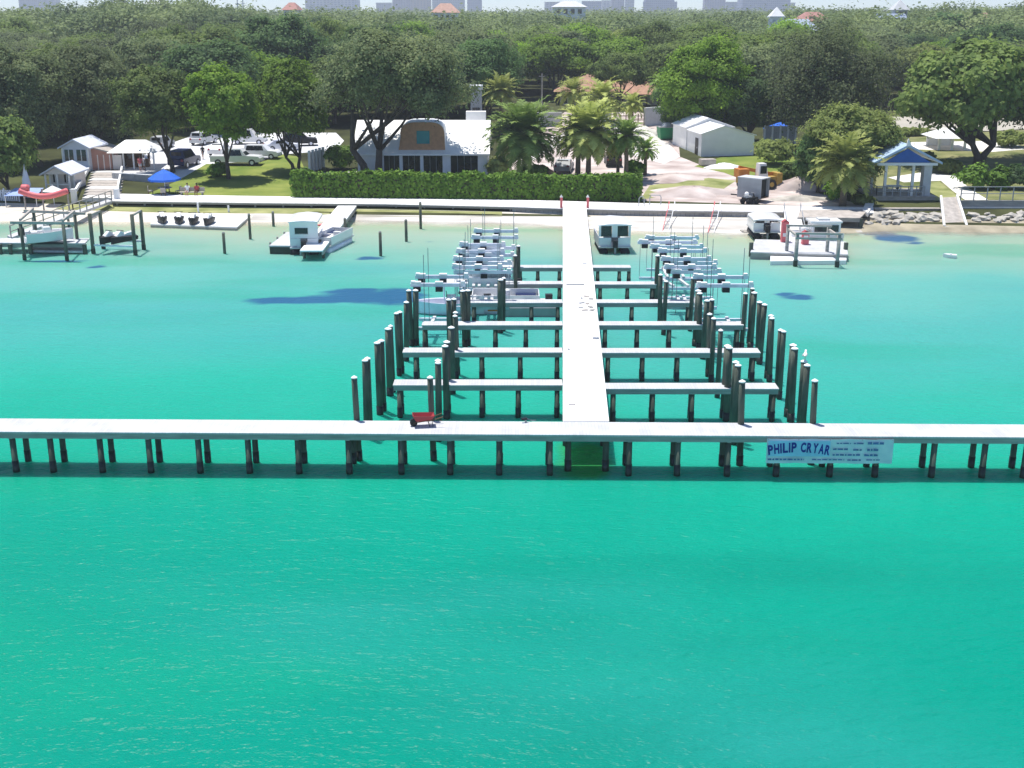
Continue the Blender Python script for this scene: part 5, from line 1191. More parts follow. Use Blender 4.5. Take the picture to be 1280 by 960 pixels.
# white canopy shelter in the garden
p = gnd(1172, 188); u_ = mpp(p); cs = thing('canopy_shelter', 'open white pavilion with low hipped roof in the garden behind', 'pavilion', p); w_ = 36*u_; zl = 15*u_; 
MB().loft([[(-.6,-.6,zl),(w_+.6,-.6,zl),(w_+.6,5.5,zl),(-.6,5.5,zl)],[(w_*.35,2.2,zl+1.1),(w_*.65,2.2,zl+1.1),(w_*.65,2.6,zl+1.1),(w_*.35,2.6,zl+1.1)]]).build('roof', M['white'], cs)
for x_ in (.2,w_*.5,w_-.2):
    for y_ in (.2,4.8): MB().box(x_-.14,x_+.14,y_-.14,y_+.14,-.2,zl-.01).build('post', M['white'], cs)
MB().box(w_*.1,w_*.9,4.9,5.0,-.2,1.1).build('low_wall', M['white'], cs)
# fenced plot and blue canopy behind the bushes
p0, p1 = gnd(955, 180), gnd(994, 180); sf = thing('board_fence', 'grey board fence with pale posts left of the round bush tree', 'fence', p0, 0); L_ = p1.x-p0.x; hh_ = 22*mpp(p0)
MB().box(0,L_,0,.08,-.2,hh_).build('panel', M['grey'], sf)
for k in range(5): MB().box(L_*k/4-.12,L_*k/4+.12,-.1,-.002,-.3,hh_+.1).build('post', M['white'], sf)
p = gnd(974, 172); bt = thing('pop_up_canopy', 'small royal blue pop up canopy behind the grey board fence', 'canopy', p); u_ = mpp(p); zl = 10*u_
MB().loft([[(-2,-2,zl),(2,-2,zl),(2,2,zl),(-2,2,zl)],[(-.1,-.1,zl+1),(.1,-.1,zl+1),(.1,.1,zl+1),(-.1,.1,zl+1)]]).build('top', M['blue'], bt)
for x_ in (-1.9,1.9):
    for y_ in (-1.9,1.9): MB().box(x_-.04,x_+.04,y_-.04,y_+.04,0,zl).build('leg', M['galv'], bt)

# ---------------------------------------------------------------- people
def person(loc, rz, label, shirt, shorts, skin=M['skin'], hgt=1.75, seated=False, stride=.12):
    rt = thing('person', label, 'person', loc, rz); s = hgt/1.75
    if seated: J = {'pel': (0,0,.48),'ch': (0,-.06,.95),'nk': (0,-.06,1.10),'hd': (0,-.03,1.24),'kl': (-.11,.42,.50),'fl': (-.11,.45,.07),'tl': (-.11,.58,.04),'kr': (.11,.42,.50),'fr': (.11,.45,.07),'tr': (.11,.58,.04)}
    else: J = {'pel': (0,0,.92),'ch': (0,.01,1.32),'nk': (0,.01,1.48),'hd': (0,.03,1.64),'kl': (-.11,.06+stride*.5,.50),'fl': (-.11,stride,.07),'tl': (-.11,stride+.15,.035),'kr': (.11,.04-stride*.5,.50),'fr': (.11,-stride,.07),'tr': (.11,-stride+.15,.035)}
    dz = J['ch'][2]-1.32; dy = J['ch'][1]
    J.update({'sl': (-.19,dy,1.40+dz),'el': (-.26,dy-.03,1.13+dz),'wl': (-.25,dy+.10,.90+dz),'hl': (-.24,dy+.15,.82+dz),'sr': (.19,dy,1.40+dz),'er': (.27,dy+.02,1.13+dz),'wr': (.22,dy+.2,.98+dz),'hr': (.2,dy+.27,.96+dz)})
    names = list(J); E_ = [('pel','ch'),('ch','nk'),('nk','hd'),('ch','sl'),('sl','el'),('el','wl'),('wl','hl'),('ch','sr'),('sr','er'),('er','wr'),('wr','hr'),('pel','kl'),('kl','fl'),('fl','tl'),('pel','kr'),('kr','fr'),('fr','tr')]
    RAD = {'pel':.13,'ch':.15,'nk':.055,'hd':.10,'sl':.06,'el':.045,'wl':.033,'hl':.03,'sr':.06,'er':.045,'wr':.033,'hr':.03,'kl':.065,'fl':.045,'tl':.03,'kr':.065,'fr':.045,'tr':.03}
    me = bpy.data.meshes.new('body'); me.from_pydata([tuple(c*s for c in J[n]) for n in names], [(names.index(a), names.index(b)) for a, b in E_], [])
    o = bpy.data.objects.new('body', me); C.objects.link(o); o.parent = rt; me.materials.append(skin)
    sk = o.modifiers.new('skin', 'SKIN'); sk.use_smooth_shade = True
    for v, n in zip(me.skin_vertices[0].data, names): v.radius = (RAD[n]*s, RAD[n]*s*.85); v.use_root = n == 'pel'
    ss = o.modifiers.new('sub', 'SUBSURF'); ss.levels = ss.render_levels = 1
    c = Vector(J['ch'])*s; q = Vector(J['pel'])*s
    MB().loft([[(p.x+w*math.cos(a), p.y+d*math.sin(a), p.z) for a in np.linspace(0, 2*PI, 11)[:-1]] for p, w, d in ((q-Vector((0,0,.06)),.185*s,.14*s),(lerp(q,c,.5),.175*s,.135*s),(c,.20*s,.15*s),(c+Vector((0,0,.10*s)),.19*s,.12*s),(c+Vector((0,0,.15*s)),.09*s,.08*s))]).build('shirt', shirt, rt, True)
    for k in ('l','r'):
        kn = Vector(J['k'+k])*s; hp_ = q+Vector((-.1 if k == 'l' else .1,0,-.02))*s
        MB().tube([hp_, lerp(hp_, kn, .5), lerp(hp_, kn, .85)], [.115*s,.105*s,.09*s], 10).build('shorts_leg', shorts, rt, True)
        sx_ = -1 if k == 'l' else 1
        MB().tube([Vector(J['s'+k])*s+Vector((-.03*sx_,0,.01)), lerp(Vector(J['s'+k]), Vector(J['e'+k]), .6)*s], [.085*s,.075*s], 8).build('sleeve', shirt, rt, True)
    hd = Vector(J['hd'])*s; MB().ball(hd+Vector((0,-.02,.05))*s, .105*s, .115*s, .10*s).build('hair', M['hair'], rt, True)
    MB().ball(hd+Vector((0,.10,-.01))*s, .018*s, .03*s, .025*s).build('nose', skin, rt, True)
    return rt
def pg(px, py): q_ = gnd(px, py); return (q_.x, q_.y, q_.z+.03)
person(pg(176,214), R(180), 'person in pink top and pale shorts standing before the canopy bar', M['pinkred'], M['lgrey'])
person(pg(181,213), R(120), 'person in white shirt beside the one in pink at the bar', M['white'], M['grey'], M['skin2'])
person(pg(163,208), R(200), 'person in grey shirt at the left of the canopy bar', M['grey'], M['navy'])
person(pg(187,205), R(90), 'person in dark clothes standing behind the pair at the bar', M['black'], M['black'])
person(pg(254,199), R(170), 'person in dark shirt walking between the navy SUV and pickup', M['black'], M['grey'], stride=.25)
bn = thing('park_bench', 'low bench on the promenade edge where two people sit', 'bench', pg(241,245), PI); MB().box(-1.3,1.3,-.05,.45,.40,.46).build('seat', M['greywood'], bn); MB().box(-1.3,1.3,-.12,-.06,.5,.9).build('backrest', M['greywood'], bn)
for q_ in (-1.1,1.1): MB().box(q_-.05,q_+.05,-.05,.42,0,.398).build('leg', M['fascia'], bn)
x, y, z = pg(241,245)
person((x-.5,y-.12,z), PI, 'seated person in white shirt on the bench near the blue umbrella', M['white'], M['lgrey'], seated=True)
person((x+.5,y-.12,z), PI, 'seated person in dark red shirt on the bench near the blue umbrella', M['red'], M['black'], M['skin2'], seated=True)
# ---------------------------------------------------------------- foliage
def leaf_mat(name, dark, light, tr=.5, scale=.55, obvar=.28):
    return mat(name, dark, .65, .25, scale, .22, col2=light, obvar=obvar, trans=tr)
LM = {'oak': leaf_mat('live_oak_leaves', (.105,.180,.040), (.265,.350,.090)),
      'grey': leaf_mat('mossy_grey_oak_leaves', (.130,.190,.078), (.275,.330,.140)),
      'bright': leaf_mat('bright_green_leaves', (.140,.265,.026), (.30,.47,.052)),
      'deep': leaf_mat('deep_green_leaves', (.070,.155,.048), (.170,.275,.085)),
      'pale': leaf_mat('pale_olive_leaves', (.20,.265,.065), (.36,.42,.125)),
      'moss': leaf_mat('bare_mossy_twigs', (.10,.10,.085), (.17,.165,.145)),
      'hedge': leaf_mat('hedge_leaves', (.075,.175,.016), (.20,.34,.04), .25, 1.2),
      'palm': leaf_mat('palm_fronds', (.17,.285,.055), (.35,.49,.12), .25, .8),
      'palmdry': leaf_mat('yellow_green_palm_fronds', (.27,.33,.075), (.48,.52,.15), .25, .8)}  # yellower fronds than the other palms
def leaves(P, Nn, size, rg, aspect=.62):
    n = len(P); Nn = Nn/np.linalg.norm(Nn, axis=1, keepdims=True)
    a = rg.normal(size=(n,3)); T = a-(a*Nn).sum(1, keepdims=True)*Nn; T /= np.linalg.norm(T, axis=1, keepdims=True); B = np.cross(Nn, T)
    s = (size*rg.uniform(.6, 1.35, n))[:,None]; k = rg.uniform(.7, 1.3, (n,1))
    V = np.stack([P-T*s, P-B*s*aspect*k+Nn*s*.12, P+T*s*rg.uniform(.7,1.2,(n,1)), P+B*s*aspect-Nn*s*.1], 1).reshape(-1, 3)
    return V, np.arange(4*n).reshape(n, 4)
def crown_cloud(rg, w, d, h, zc, nl, per, lr, cx=0, cy=0, sag=0.0, low=-.45):
    u = rg.normal(size=(nl,3)); u /= np.linalg.norm(u, axis=1, keepdims=True); u[:,2] = np.where(u[:,2] < low, -u[:,2]*.7, u[:,2])
    rad = rg.uniform(.42, .93, nl)**.8
    c = u*rad[:,None]*np.array([w/2, d/2, h/2]); r = lr*rg.uniform(.65, 1.35, nl)
    c += rg.normal(size=c.shape)*lr*.15
    ns = 16; sv = rg.normal(size=(nl,ns,3)); sv /= np.linalg.norm(sv, axis=2, keepdims=True); sv[:,:,2] = np.where(sv[:,:,2] < -.4, -sv[:,:,2]*.6, sv[:,:,2])
    pick = rg.integers(0, ns, (nl,per)); v = np.take_along_axis(sv, pick[:,:,None], 1)*rg.uniform(.55,1.12,(nl,ns,1))[np.arange(nl)[:,None], pick]
    v = v+rg.normal(size=v.shape)*.24
    P = c[:,None,:]+v*r[:,None,None]*np.array([1.08,1.08,.78])
    vn = v/np.maximum(np.linalg.norm(v, axis=2, keepdims=True), 1e-3)
    Nn = vn*.8+(u*.25)[:,None,:]+rg.normal(size=v.shape)*.36+np.array([0,0,.42])
    P = P.reshape(-1,3); Nn = Nn.reshape(-1,3)
    if sag: P[:,2] -= sag*np.maximum(0, rg.normal(size=len(P)))*(np.hypot(P[:,0]/(w/2), P[:,1]/(d/2)) > .45)
    return P+np.array([cx,cy,zc]), Nn, c+np.array([cx,cy,zc])
def make_tree(name, label, cat, loc, w, h, cb, leaf, lm, seed, d=None, cx=0, lr=None, fork=.45, trunk_r=None, forks=None, dens=1.0, sag=0.0, group=None, bark=None, low=-.45, moss=0, limbs=6):
    rg = np.random.default_rng(seed); d = d or w*.9; ch = h-cb; zc = cb+ch*.5
    lr = lr or max(.8, min(w, ch*1.3)*.15)
    area = 4*PI*((w/2)*(d/2)*(ch/2))**(2/3)
    nl = int(np.clip(area/(lr*lr*1.9), 14, 130)); per = int(np.clip(dens*4*PI*lr*lr*1.15/(leaf*leaf*1.2)*1.15, 40, 1100))
    P, Nn, cc = crown_cloud(rg, w-lr*1.0, d-lr*1.0, ch-lr*1.0, zc, nl, per, lr, cx, 0, sag, low)
    rt = thing(name, label, cat, loc, 0, group); V, F_ = leaves(P, Nn, leaf, rg)
    np_mesh('crown', V, F_, LM[lm], rt)
    if moss:
        k = rg.choice(len(P), int(len(P)*moss)); Pm = P[k].copy(); Pm[:,2] -= rg.uniform(.1,1.1,len(k)); keep = Pm[:,2] < zc+ch*.25
        Pm = Pm[keep]; Nm = rg.normal(size=Pm.shape)*np.array([1,1,.25]); V, F_ = leaves(Pm, Nm, leaf*1.0, rg, .35); np_mesh('hanging_moss', V, F_, LM['moss'], rt)
    mb = MB(); tr_ = trunk_r or max(.14, h*.026); r_ = random.Random(seed); zf = cb*fork+.6
    stems = forks or [(0.0, 0.0, cx*.3, 0.0)]
    for (x0, y0, x1, y1) in stems:
        mb.tube([(x0,y0,-.6),(x0+(x1-x0)*.25,y0,zf*.5),(x1,y1,zf),(x1+(x1-x0)*.2+cx*.2,y1,zf+ch*.35)], [tr_*1.35,tr_,tr_*.85,tr_*.4], 9)
        low_ = sorted(range(len(cc)), key=lambda i: cc[i][2])
        for i in r_.sample(low_[:max(limbs, len(cc)*2//3)], min(limbs, len(cc))):
            e = cc[i]; mid = (x1*.5+e[0]*.5, y1*.5+e[1]*.5, zf+(e[2]-zf)*.42)
            mb.tube([(x1,y1,zf-.1),mid,tuple(e)], [tr_*.55,tr_*.34,tr_*.10], 6)
    mb.build('trunk', bark or M['bark'], rt, True)
    return rt
def tree_px(base, left, right, top, bottom, label, leaf, lm, seed, name='oak_tree', cat='tree', **kw):
    p = gnd(*base); u = mpp(p); h = dp(base[0], top, p.y).z-p.z; cb = max(.3, dp(base[0], bottom, p.y).z-p.z); w = (right-left)*u; cx = ((left+right)/2-base[0])*u; kw.setdefault('low', -.8)
    return make_tree(name, label, cat, p, w, h, cb, leaf, lm, seed, cx=cx, **kw)
# ---- trees one can tell apart at the front of the land
tree_px((470,224.5), 388, 600, 32, 176, 'huge spreading live oak with grey moss in front of the white roofed house', .175, 'grey', 11, fork=.62, trunk_r=.42, forks=[(-1.0,0,-2.6,.3),(.3,.2,.5,-.2)], sag=.5, moss=.06, dens=1.0, limbs=4, lr=2.0, low=-.55, d=11.5)
tree_px((368,214), 318, 412, 74, 190, 'bright green tree with two thin stems beside the hedge end', .175, 'bright', 12, forks=[(0,0,-.9,0),(.5,0,.7,.2)], trunk_r=.2, sag=.3)
tree_px((286,224), 238, 328, 78, 190, 'round green tree with a straight trunk on the lawn by the white pickup', .175, 'bright', 13, trunk_r=.24)
tree_px((217,216), 152, 244, 80, 180, 'green tree with dark lower crown beside the blue umbrella', .175, 'oak', 14, trunk_r=.26, sag=.3)
tree_px((52,208), -40, 92, 48, 200, 'broad dark oak above the left cottages', .175, 'grey', 15, trunk_r=.4, sag=.5, moss=.04)
tree_px((122,196), 66, 170, 46, 186, 'grey green oak leaning over the terracotta building', .175, 'grey', 16, trunk_r=.35, sag=.4)
tree_px((12,244), -36, 54, 142, 236, 'light leaved low tree at the left edge beside the cottages', .26, 'oak', 17, trunk_r=.2)
tree_px((884,176), 826, 934, 42, 172, 'large bright green tree behind the white metal shed', .175, 'bright', 18, trunk_r=.4)
tree_px((856,172), 820, 900, 72, 172, 'dark green tree directly above the white metal shed', .175, 'deep', 19, trunk_r=.3)
tree_px((936,178), 898, 968, 92, 168, 'dark tree with a visible trunk right of the white metal shed', .175, 'deep', 20, trunk_r=.3)
tree_px((1026,186), 950, 1118, 30, 176, 'big grey mossy oak behind the round bush tree', .175, 'grey', 21, trunk_r=.42, sag=.7, moss=.16)
tree_px((1062,240), 1000, 1116, 122, 236, 'rounded dull green tree between the palm and the gazebo', .17, 'pale', 22, trunk_r=.2, low=-.9)
tree_px((1022,240), 994, 1050, 156, 244, 'dark bushy tree left of the single palm', .17, 'deep', 23, trunk_r=.18, low=-.9)
tree_px((1222,206), 1114, 1296, 44, 172, 'wide dark oak with forked trunk in the garden at right', .35, 'oak', 24, fork=.55, trunk_r=.42, forks=[(0,0,-.8,.2),(.3,0,1.6,0)], sag=.6, moss=.03, lr=2.0)
tree_px((1300,200), 1240, 1370, 40, 180, 'dark oak cut off by the right edge', .175, 'grey', 25, trunk_r=.4, sag=.5, moss=.08)
tree_px((612,160), 556, 650, 44, 140, 'dark round tree right behind the white house roof', .175, 'deep', 26, trunk_r=.3)
tree_px((775,136), 735, 815, 66, 112, 'tree with thin trunk rising in front of the brown shingle roof', .175, 'oak', 27, trunk_r=.25)
def shrub(base, left, right, top, label, lm, seed, leaf=.2, name='bush', cat='bush', group=None):
    p = gnd(*base); u = mpp(p); h = max(.5, dp(base[0], top, p.y).z-p.z); w = (right-left)*u; rg = np.random.default_rng(seed); lr = max(.35, min(w, h)*.24)
    nl = int(np.clip(w*h/(lr*lr)*1.5, 10, 60)); P, Nn, cc = crown_cloud(rg, max(.3, w-lr*1.3), max(.3, min(w, h*1.6)-lr), max(.3, h-lr), h*.5, nl, 130, lr, ((left+right)/2-base[0])*u, 0, 0, -.9)
    P[:,2] = np.maximum(P[:,2], .02); V, F_ = leaves(P, Nn, leaf, rg); o = np_mesh(name, V, F_, LM[lm]); o.location = p; return tag(o, label, cat, group)
shrub((272,221), 260, 284, 204, 'small round clipped bush on the lawn in front of the white pickup', 'hedge', 31)
shrub((428,212), 408, 446, 178, 'bright leafy bush left of the white house', 'hedge', 32, .24)
shrub((622,222), 606, 640, 196, 'low shrubs at the right corner of the white house', 'palmdry', 33)
shrub((664,224), 645, 688, 206, 'leafy undergrowth below the big left palm', 'hedge', 34)
shrub((790,220), 780, 806, 200, 'small green shrub below the pair of short palms', 'hedge', 35)
shrub((976,206), 940, 996, 172, 'scrubby pale green bushes right of the white shed', 'pale', 36)
shrub((990,226), 972, 1012, 202, 'shaded bush right of the orange telehandler', 'oak', 37)
shrub((1044,250), 1030, 1060, 222, 'bright green bush at the foot of the single palm', 'hedge', 38)
shrub((1072,256), 1062, 1094, 244, 'low yellow green bush beside the gazebo platform', 'pale', 39)
for k, (px, py, a, b_, t_, lm) in enumerate(((1216,236,1198,1236,206,'hedge'),(1248,236,1232,1264,210,'hedge'),(1270,236,1256,1290,206,'deep'),(1180,216,1160,1204,200,'pale'),(1150,200,1130,1172,190,'pale'))):
    shrub((px,py), a, b_, t_, ('leafy green bush behind the garden fence left of two','leafy green bush in the middle of the garden fence bushes','dark round bush at the right end of the garden fence','pale low bush behind the white garden path','low pale bush behind the gazebo roof')[k], lm, 40+k)
for k, (px, py, a, b_, t_) in enumerate(((1130,170,1110,1160,160),(1200,172,1180,1230,160),(1262,184,1238,1290,164),(1100,176,1080,1120,160),(1170,150,1140,1205,138),(1250,150,1215,1290,136))):
    shrub((px,py), a, b_, t_, ('pale hedge bush behind the gazebo ridge','pale bush right behind the white garden pavilion','yellowish bushes right of the forked oak trunk','bushy growth behind the rounded dull green tree','low bushes beyond the pale road','bushes at the far side of the pale road')[k], 'pale', 50+k, .28)
# hedge along the promenade
h0, h1 = gnd(364,249), gnd(803,252.5); rg = np.random.default_rng(70); dv = np.array(h1)-np.array(h0); L_ = float(np.linalg.norm(dv[:2])); n = 15000
t_ = rg.uniform(0,1,n); zt_ = (dp(560, 221, h0.y-2).z-h0.z)
face = rg.integers(0,3,n); yy_ = np.where(face == 0, -.9, np.where(face == 1, .9, rg.uniform(-.9,.9,n))); zz = np.where(face == 2, 1.0, rg.uniform(0,1,n))
bumpy = 1+.06*np.sin(t_*L_*.55+2)+.10*np.sin(t_*L_*1.7)+.07*np.sin(t_*L_*4.1+1)+.05*np.sin(t_*L_*9)
P = np.stack([t_*L_, yy_*(1-.25*zz)*(.9+.2*bumpy-.2)+rg.normal(size=n)*.10, zz*zt_*(.78+.2*bumpy)+rg.normal(size=n)*.13+.12*np.sin(t_*L_*.8+np.sin(t_*L_*.31)*2)*zz], 1)
Nn = np.stack([rg.normal(size=n)*.4, np.sign(yy_)*np.where(face == 2, .1, 1)+rg.normal(size=n)*.4, np.where(face == 2, 1.0, .35)+rg.normal(size=n)*.3], 1)
V, F_ = leaves(P, Nn, .20, rg); hd_ = np_mesh('hedge', V, F_, LM['hedge']); hd_.location = (h0.x, h0.y+1.0, h0.z); hd_.rotation_euler[2] = math.atan2(dv[1], dv[0]); tag(hd_, 'long clipped green hedge between the white house and the promenade', 'hedge')
core = MB().box(.2, L_-.2, -.5, .5, 0, zt_*.8).build('inner_branches', M['bark'], hd_)

# ---- palms
def palm(base, top_px, crown_px, label, lm, seed, n=46, droop=1.0, r=.28, frond=None, name='palm_tree', short=False):
    p = gnd(*base); u = mpp(p); hc = dp(base[0], top_px, p.y).z-p.z; fl = crown_px*u/2*1.28; rg = np.random.default_rng(seed)
    rt = thing(name, label, 'palm tree', p); tz = hc-fl*.60
    if tz < 1.0: tz = max(.8, hc-fl*.6)
    MB().tube([(0,0,-.4),(.03,0,tz*.4),(0,0,tz*.8),(0,0,tz)], [r*1.25,r,r*.95,r*1.15], 12).build('trunk', M['palmbark'], rt, True)
    MB().ball((0,0,tz), r*1.7, r*1.7, r*2.0).build('boss', M['palmbark'], rt, True)
    V, F_ = [], []; 
    for i in range(n):
        az = i*2.39996+rg.uniform(-.2,.2); el = R(82)-(i/n)**.85*R(112)+rg.uniform(-.1,.1); L_f = fl*rg.uniform(.85,1.08); nseg = 26
        pt = np.array([0,0,tz+.2]); e = el; step = L_f/nseg; hd2 = np.array([math.cos(az), math.sin(az), 0]); side = np.array([-math.sin(az), math.cos(az), 0])
        for s_ in range(nseg):
            d_ = hd2*math.cos(e)+np.array([0,0,math.sin(e)]); up = np.cross(side, d_); up = up if up[2] > 0 else -up
            q_ = pt+d_*step; f = s_/nseg; ll = fl*.20*(math.sin(PI*min(1, f*.9+.14))**.7)
            o = len(V); rw_ = .035; V += [pt-side*rw_, pt+side*rw_, q_+side*rw_, q_-side*rw_]; F_.append((o,o+1,o+2,o+3))
            if s_ > 2:
                for sg_ in (-1,1):
                    o = len(V); tip = pt+(side*sg_*.80+d_*.55+up*rg.uniform(-.05,.45)-np.array([0,0,.18]))*ll; wv = d_*.080*max(1, fl/3.2)
                    V += [pt-wv, pt+wv, tip+wv*.4, tip-wv*.4]; F_.append((o,o+1,o+2,o+3))
            pt = q_; e -= droop*(.030+.075*f*f)*(26/nseg)*.9
    np_mesh('fronds', np.array(V), np.array(F_), LM[lm], rt); return rt
palm((655,222), 132, 92, 'big feathery palm standing right of the white house', 'palm', 81, 84)
palm((735,223), 133, 84, 'fullest big palm in the centre behind the hedge', 'palmdry', 82, 88)
palm((722,221), 150, 60, 'palm partly merged with the fullest centre palm', 'palm', 83, 60)
palm((782,226), 152, 52, 'shorter dark palm right of the big centre palms', 'palm', 84, 62, r=.24)
palm((806,219), 176, 34, 'small palm with thin trunk beside the pair right of centre', 'palm', 85, 34, r=.2)
palm((772,219), 170, 34, 'smallest palm tucked behind the shorter dark palm', 'palm', 86, 30, r=.18)
palm((626,170), 98, 44, 'fan palm with round pale crown behind the house roof end', 'palmdry', 87, 56, r=.25, droop=.7)
palm((752,166), 101, 60, 'tall palm with pale loose crown behind the centre palms', 'palmdry', 88, 44, droop=1.2, r=.22)
palm((716,160), 98, 46, 'tall pale palm in front of the brown shingle roof', 'palmdry', 89, 40, droop=1.2, r=.22)
palm((826,150), 92, 42, 'shaggy palm standing beside the brown roof end', 'palm', 90, 40, droop=1.5, r=.3)
palm((790,160), 118, 36, 'thin palm between the brown roof and gravel mounds', 'palmdry', 91, 30, r=.18)
palm((1053,258), 172, 84, 'single date palm on the shore left of the gazebo', 'palmdry', 92, 58, droop=.95, r=.33)

# ---------------------------------------------------------------- the wood behind
VAR = [('oak',15,12.0,1),('grey',17,12.5,2),('deep',13,12.5,3),('bright',13,11,4),('grey',14,11,5),('oak',18,13,6),('pale',12,9.5,7),('deep',16,13.5,8)]
DESC = {'oak':'dark green rounded oak','grey':'grey green mossy oak','deep':'deep green shady tree','bright':'bright green leafy tree','pale':'pale olive tree'}
protos = []
for lm, w, h, sd in VAR:
    protos.append(make_tree('forest_tree', 'x', 'tree', (0,0,-500), w, h, 1.0, .235, lm, 200+sd, lr=1.75, dens=.95, sag=.3, moss=.05 if lm == 'grey' else 0, limbs=4))
used = [False]*len(protos)
def blocked(px, py):
    if py > 133 and 590 < px < 866: return True
    if 665 < px < 845 and py > 126: return True
    if 150 < px < 442 and py > 166: return True
    if 390 < px < 660 and py > 168: return True
    if 822 < px < 1010 and py > 166: return True
    if px >= 1010 and py > 138: return True
    if px < 150 and py > 192: return True
    return False
def region(px):
    for x, s in ((150,'behind the left cottages'),(400,'behind the parking lot'),(640,'behind the white roofed house'),(820,'behind the brown shingle roof'),(1000,'behind the white metal shed'),(1140,'behind the blue gabled gazebo')):
        if px < x: return s
    return 'behind the garden oak'
rf_ = random.Random(77); spots = []
y_ = 158.0
while y_ < 305:
    step = 12.6+(y_-158)*.018; x_ = -.47*y_-10
    while x_ < .47*y_+10:
        X_, Y_ = x_+rf_.uniform(-3,3), y_+rf_.uniform(-3,3); spots.append((X_, Y_)); x_ += step+rf_.uniform(-1,1.6)
    y_ += 11.0+(y_-158)*.02
cnt = 0
BUILT = [(975,395),(1128,420),(1010,400),(548,420),(715,420),(1250,430),(358,400)]
for X_, Y_ in spots:
    z_ = gz(X_, Y_); px, py = proj((X_, Y_, z_))
    if blocked(px, py) or not (-60 < px < 1340): continue
    # tone of the wood: bands of lighter and darker trees
    v = rf_.random(); cl = math.sin(X_*.05+1.3)+math.sin(Y_*.06+X_*.02)
    if 820 < px < 960 and py < 150: pick = rf_.choice([3,3,2,0])
    elif px < 220: pick = rf_.choice([1,1,4,0,5,4])
    elif 1000 < px < 1120: pick = rf_.choice([1,4,1,0])
    elif cl > .6: pick = rf_.choice([6,3,4,0])
    elif cl < -.6: pick = rf_.choice([2,7,0,3])
    else: pick = rf_.choice([0,1,3,4,5,5,6,6])
    ht = rf_.uniform(.78,1.2)*(1+max(0, Y_-215)*.0016); sc_xy = rf_.uniform(.82,1.38)
    lab = f"{DESC[VAR[pick][0]]} in the {'front' if Y_ < 200 else 'middle' if Y_ < 255 else 'rear'} ranks of the wood {region(px)}"
    rz_t = rf_.uniform(0, 6.28)
    if not used[pick]: o = protos[pick]; o.location = (X_, Y_, z_); o.rotation_euler[2] = rz_t; o['label'] = lab; used[pick] = True
    else: o = dup(protos[pick], (X_, Y_, z_), rz_t, lab)
    o.scale = (sc_xy, sc_xy, ht); o['group'] = 'trees of the wood '+region(px); cnt += 1
for k, u_s in enumerate(used):
    if not u_s:
        for ch in protos[k].children: bpy.data.objects.remove(ch)
        bpy.data.objects.remove(protos[k])
print('forest trees', cnt)
# distant woods: one mass
M['far'] = leaf_mat('distant_wood_leaves', (.090,.155,.050), (.27,.34,.115), .3, .05, 0)
rg = np.random.default_rng(5); Vs, Fs, off = [], [], 0
def far_band(y0, y1, sp, leaf, per, lobes, hmin, hmax, w):
    global off
    y_ = y0
    while y_ < y1:
        x_ = -.50*y_-20
        while x_ < .50*y_+20:
            X_, Y_ = x_+rg.uniform(-.3,.3)*sp, y_+rg.uniform(-.3,.3)*sp; h = rg.uniform(hmin,hmax)
            bump = 1.9*math.sin(X_*.018+1)*math.sin(Y_*.013)+ (3.2 if -.34 < X_/Y_ < -.21 else 0)+(1.5 if X_/Y_ > .22 else 0)
            h += bump+(1.5 if 355 < Y_ < 428 else 0); nl = lobes; ww = w*rg.uniform(.8,1.2)
            P, Nn, _ = crown_cloud(rg, ww*.8, ww*.8, h*.62, gz(0,Y_)+h*.62, nl, per, ww*.17, X_, Y_, 0, -.2)
            V, F_ = leaves(P, Nn, leaf, rg); Vs.append(V); Fs.append(F_+off); off += len(V); x_ += sp
        y_ += sp*.95
far_band(306, 440, 15.5, .48, 56, 26, 11.6, 15.8, 20)
far_band(440, 700, 20, .62, 40, 20, 8.2, 12.6, 24)
far_band(700, 1500, 34, 1.3, 40, 14, 7.2, 9.6, 38)
woods = np_mesh('distant_woods', np.concatenate(Vs), np.concatenate(Fs), M['far']); tag(woods, 'hazy mass of treetops reaching to the skyline', 'woods', kind='stuff')

# ---------------------------------------------------------------- roofs standing out of the wood
def ridge_house(px, py_top, wpx, Y, label, wall, roof, rh=3.0, hip=True, rz=0, depth=9, name='far_house'):
    c = dp(px, py_top, Y); z0 = gz(c.x, Y); w = wpx*mpp(Vector((0,Y,10))); zt = c.z-z0; e = zt-rh; rt = thing(name, label, 'house', (c.x, Y, z0), rz)
    MB().box(-w/2,w/2,0,depth,-.5,e).build('wall', wall, rt); s = w*.3 if hip else 0
    MB().loft([[(-w/2-.6,-.6,e+.002),(w/2+.6,-.6,e+.002),(w/2+.6,depth+.6,e+.002),(-w/2-.6,depth+.6,e+.002)],[(-w/2+s,depth*.45,zt),(w/2-s,depth*.45,zt),(w/2-s,depth*.55,zt),(-w/2+s,depth*.55,zt)]]).build('roof', roof, rt)
    for k in range(4): MB().box(-w*.4+k*w*.22,-w*.4+k*w*.22+w*.12,-.06,-.002,e-2.2,e-.7).build('window', M['glass'], rt)
    return rt
M['redroof'] = mat('faded_red_roof', (.38,.19,.16), .8, .15); M['orangeroof'] = mat('orange_tile_roof', (.44,.27,.21), .8, .15); M['slateroof'] = mat('blue_grey_metal_roof', (.30,.36,.48), .5, .1)
r1 = ridge_house(1000, 24, 62, 330, 'large house with blue grey roof rising from the wood', M['white'], M['slateroof'], 4.0, True, R(-8), 14)
c = dp(974, 9, 333); cz = gz(0,333); ck = thing('cupola_tower', 'white cupola tower with pointed roof beside the blue grey roof', 'tower', (c.x, 336, cz)); zt = c.z-cz
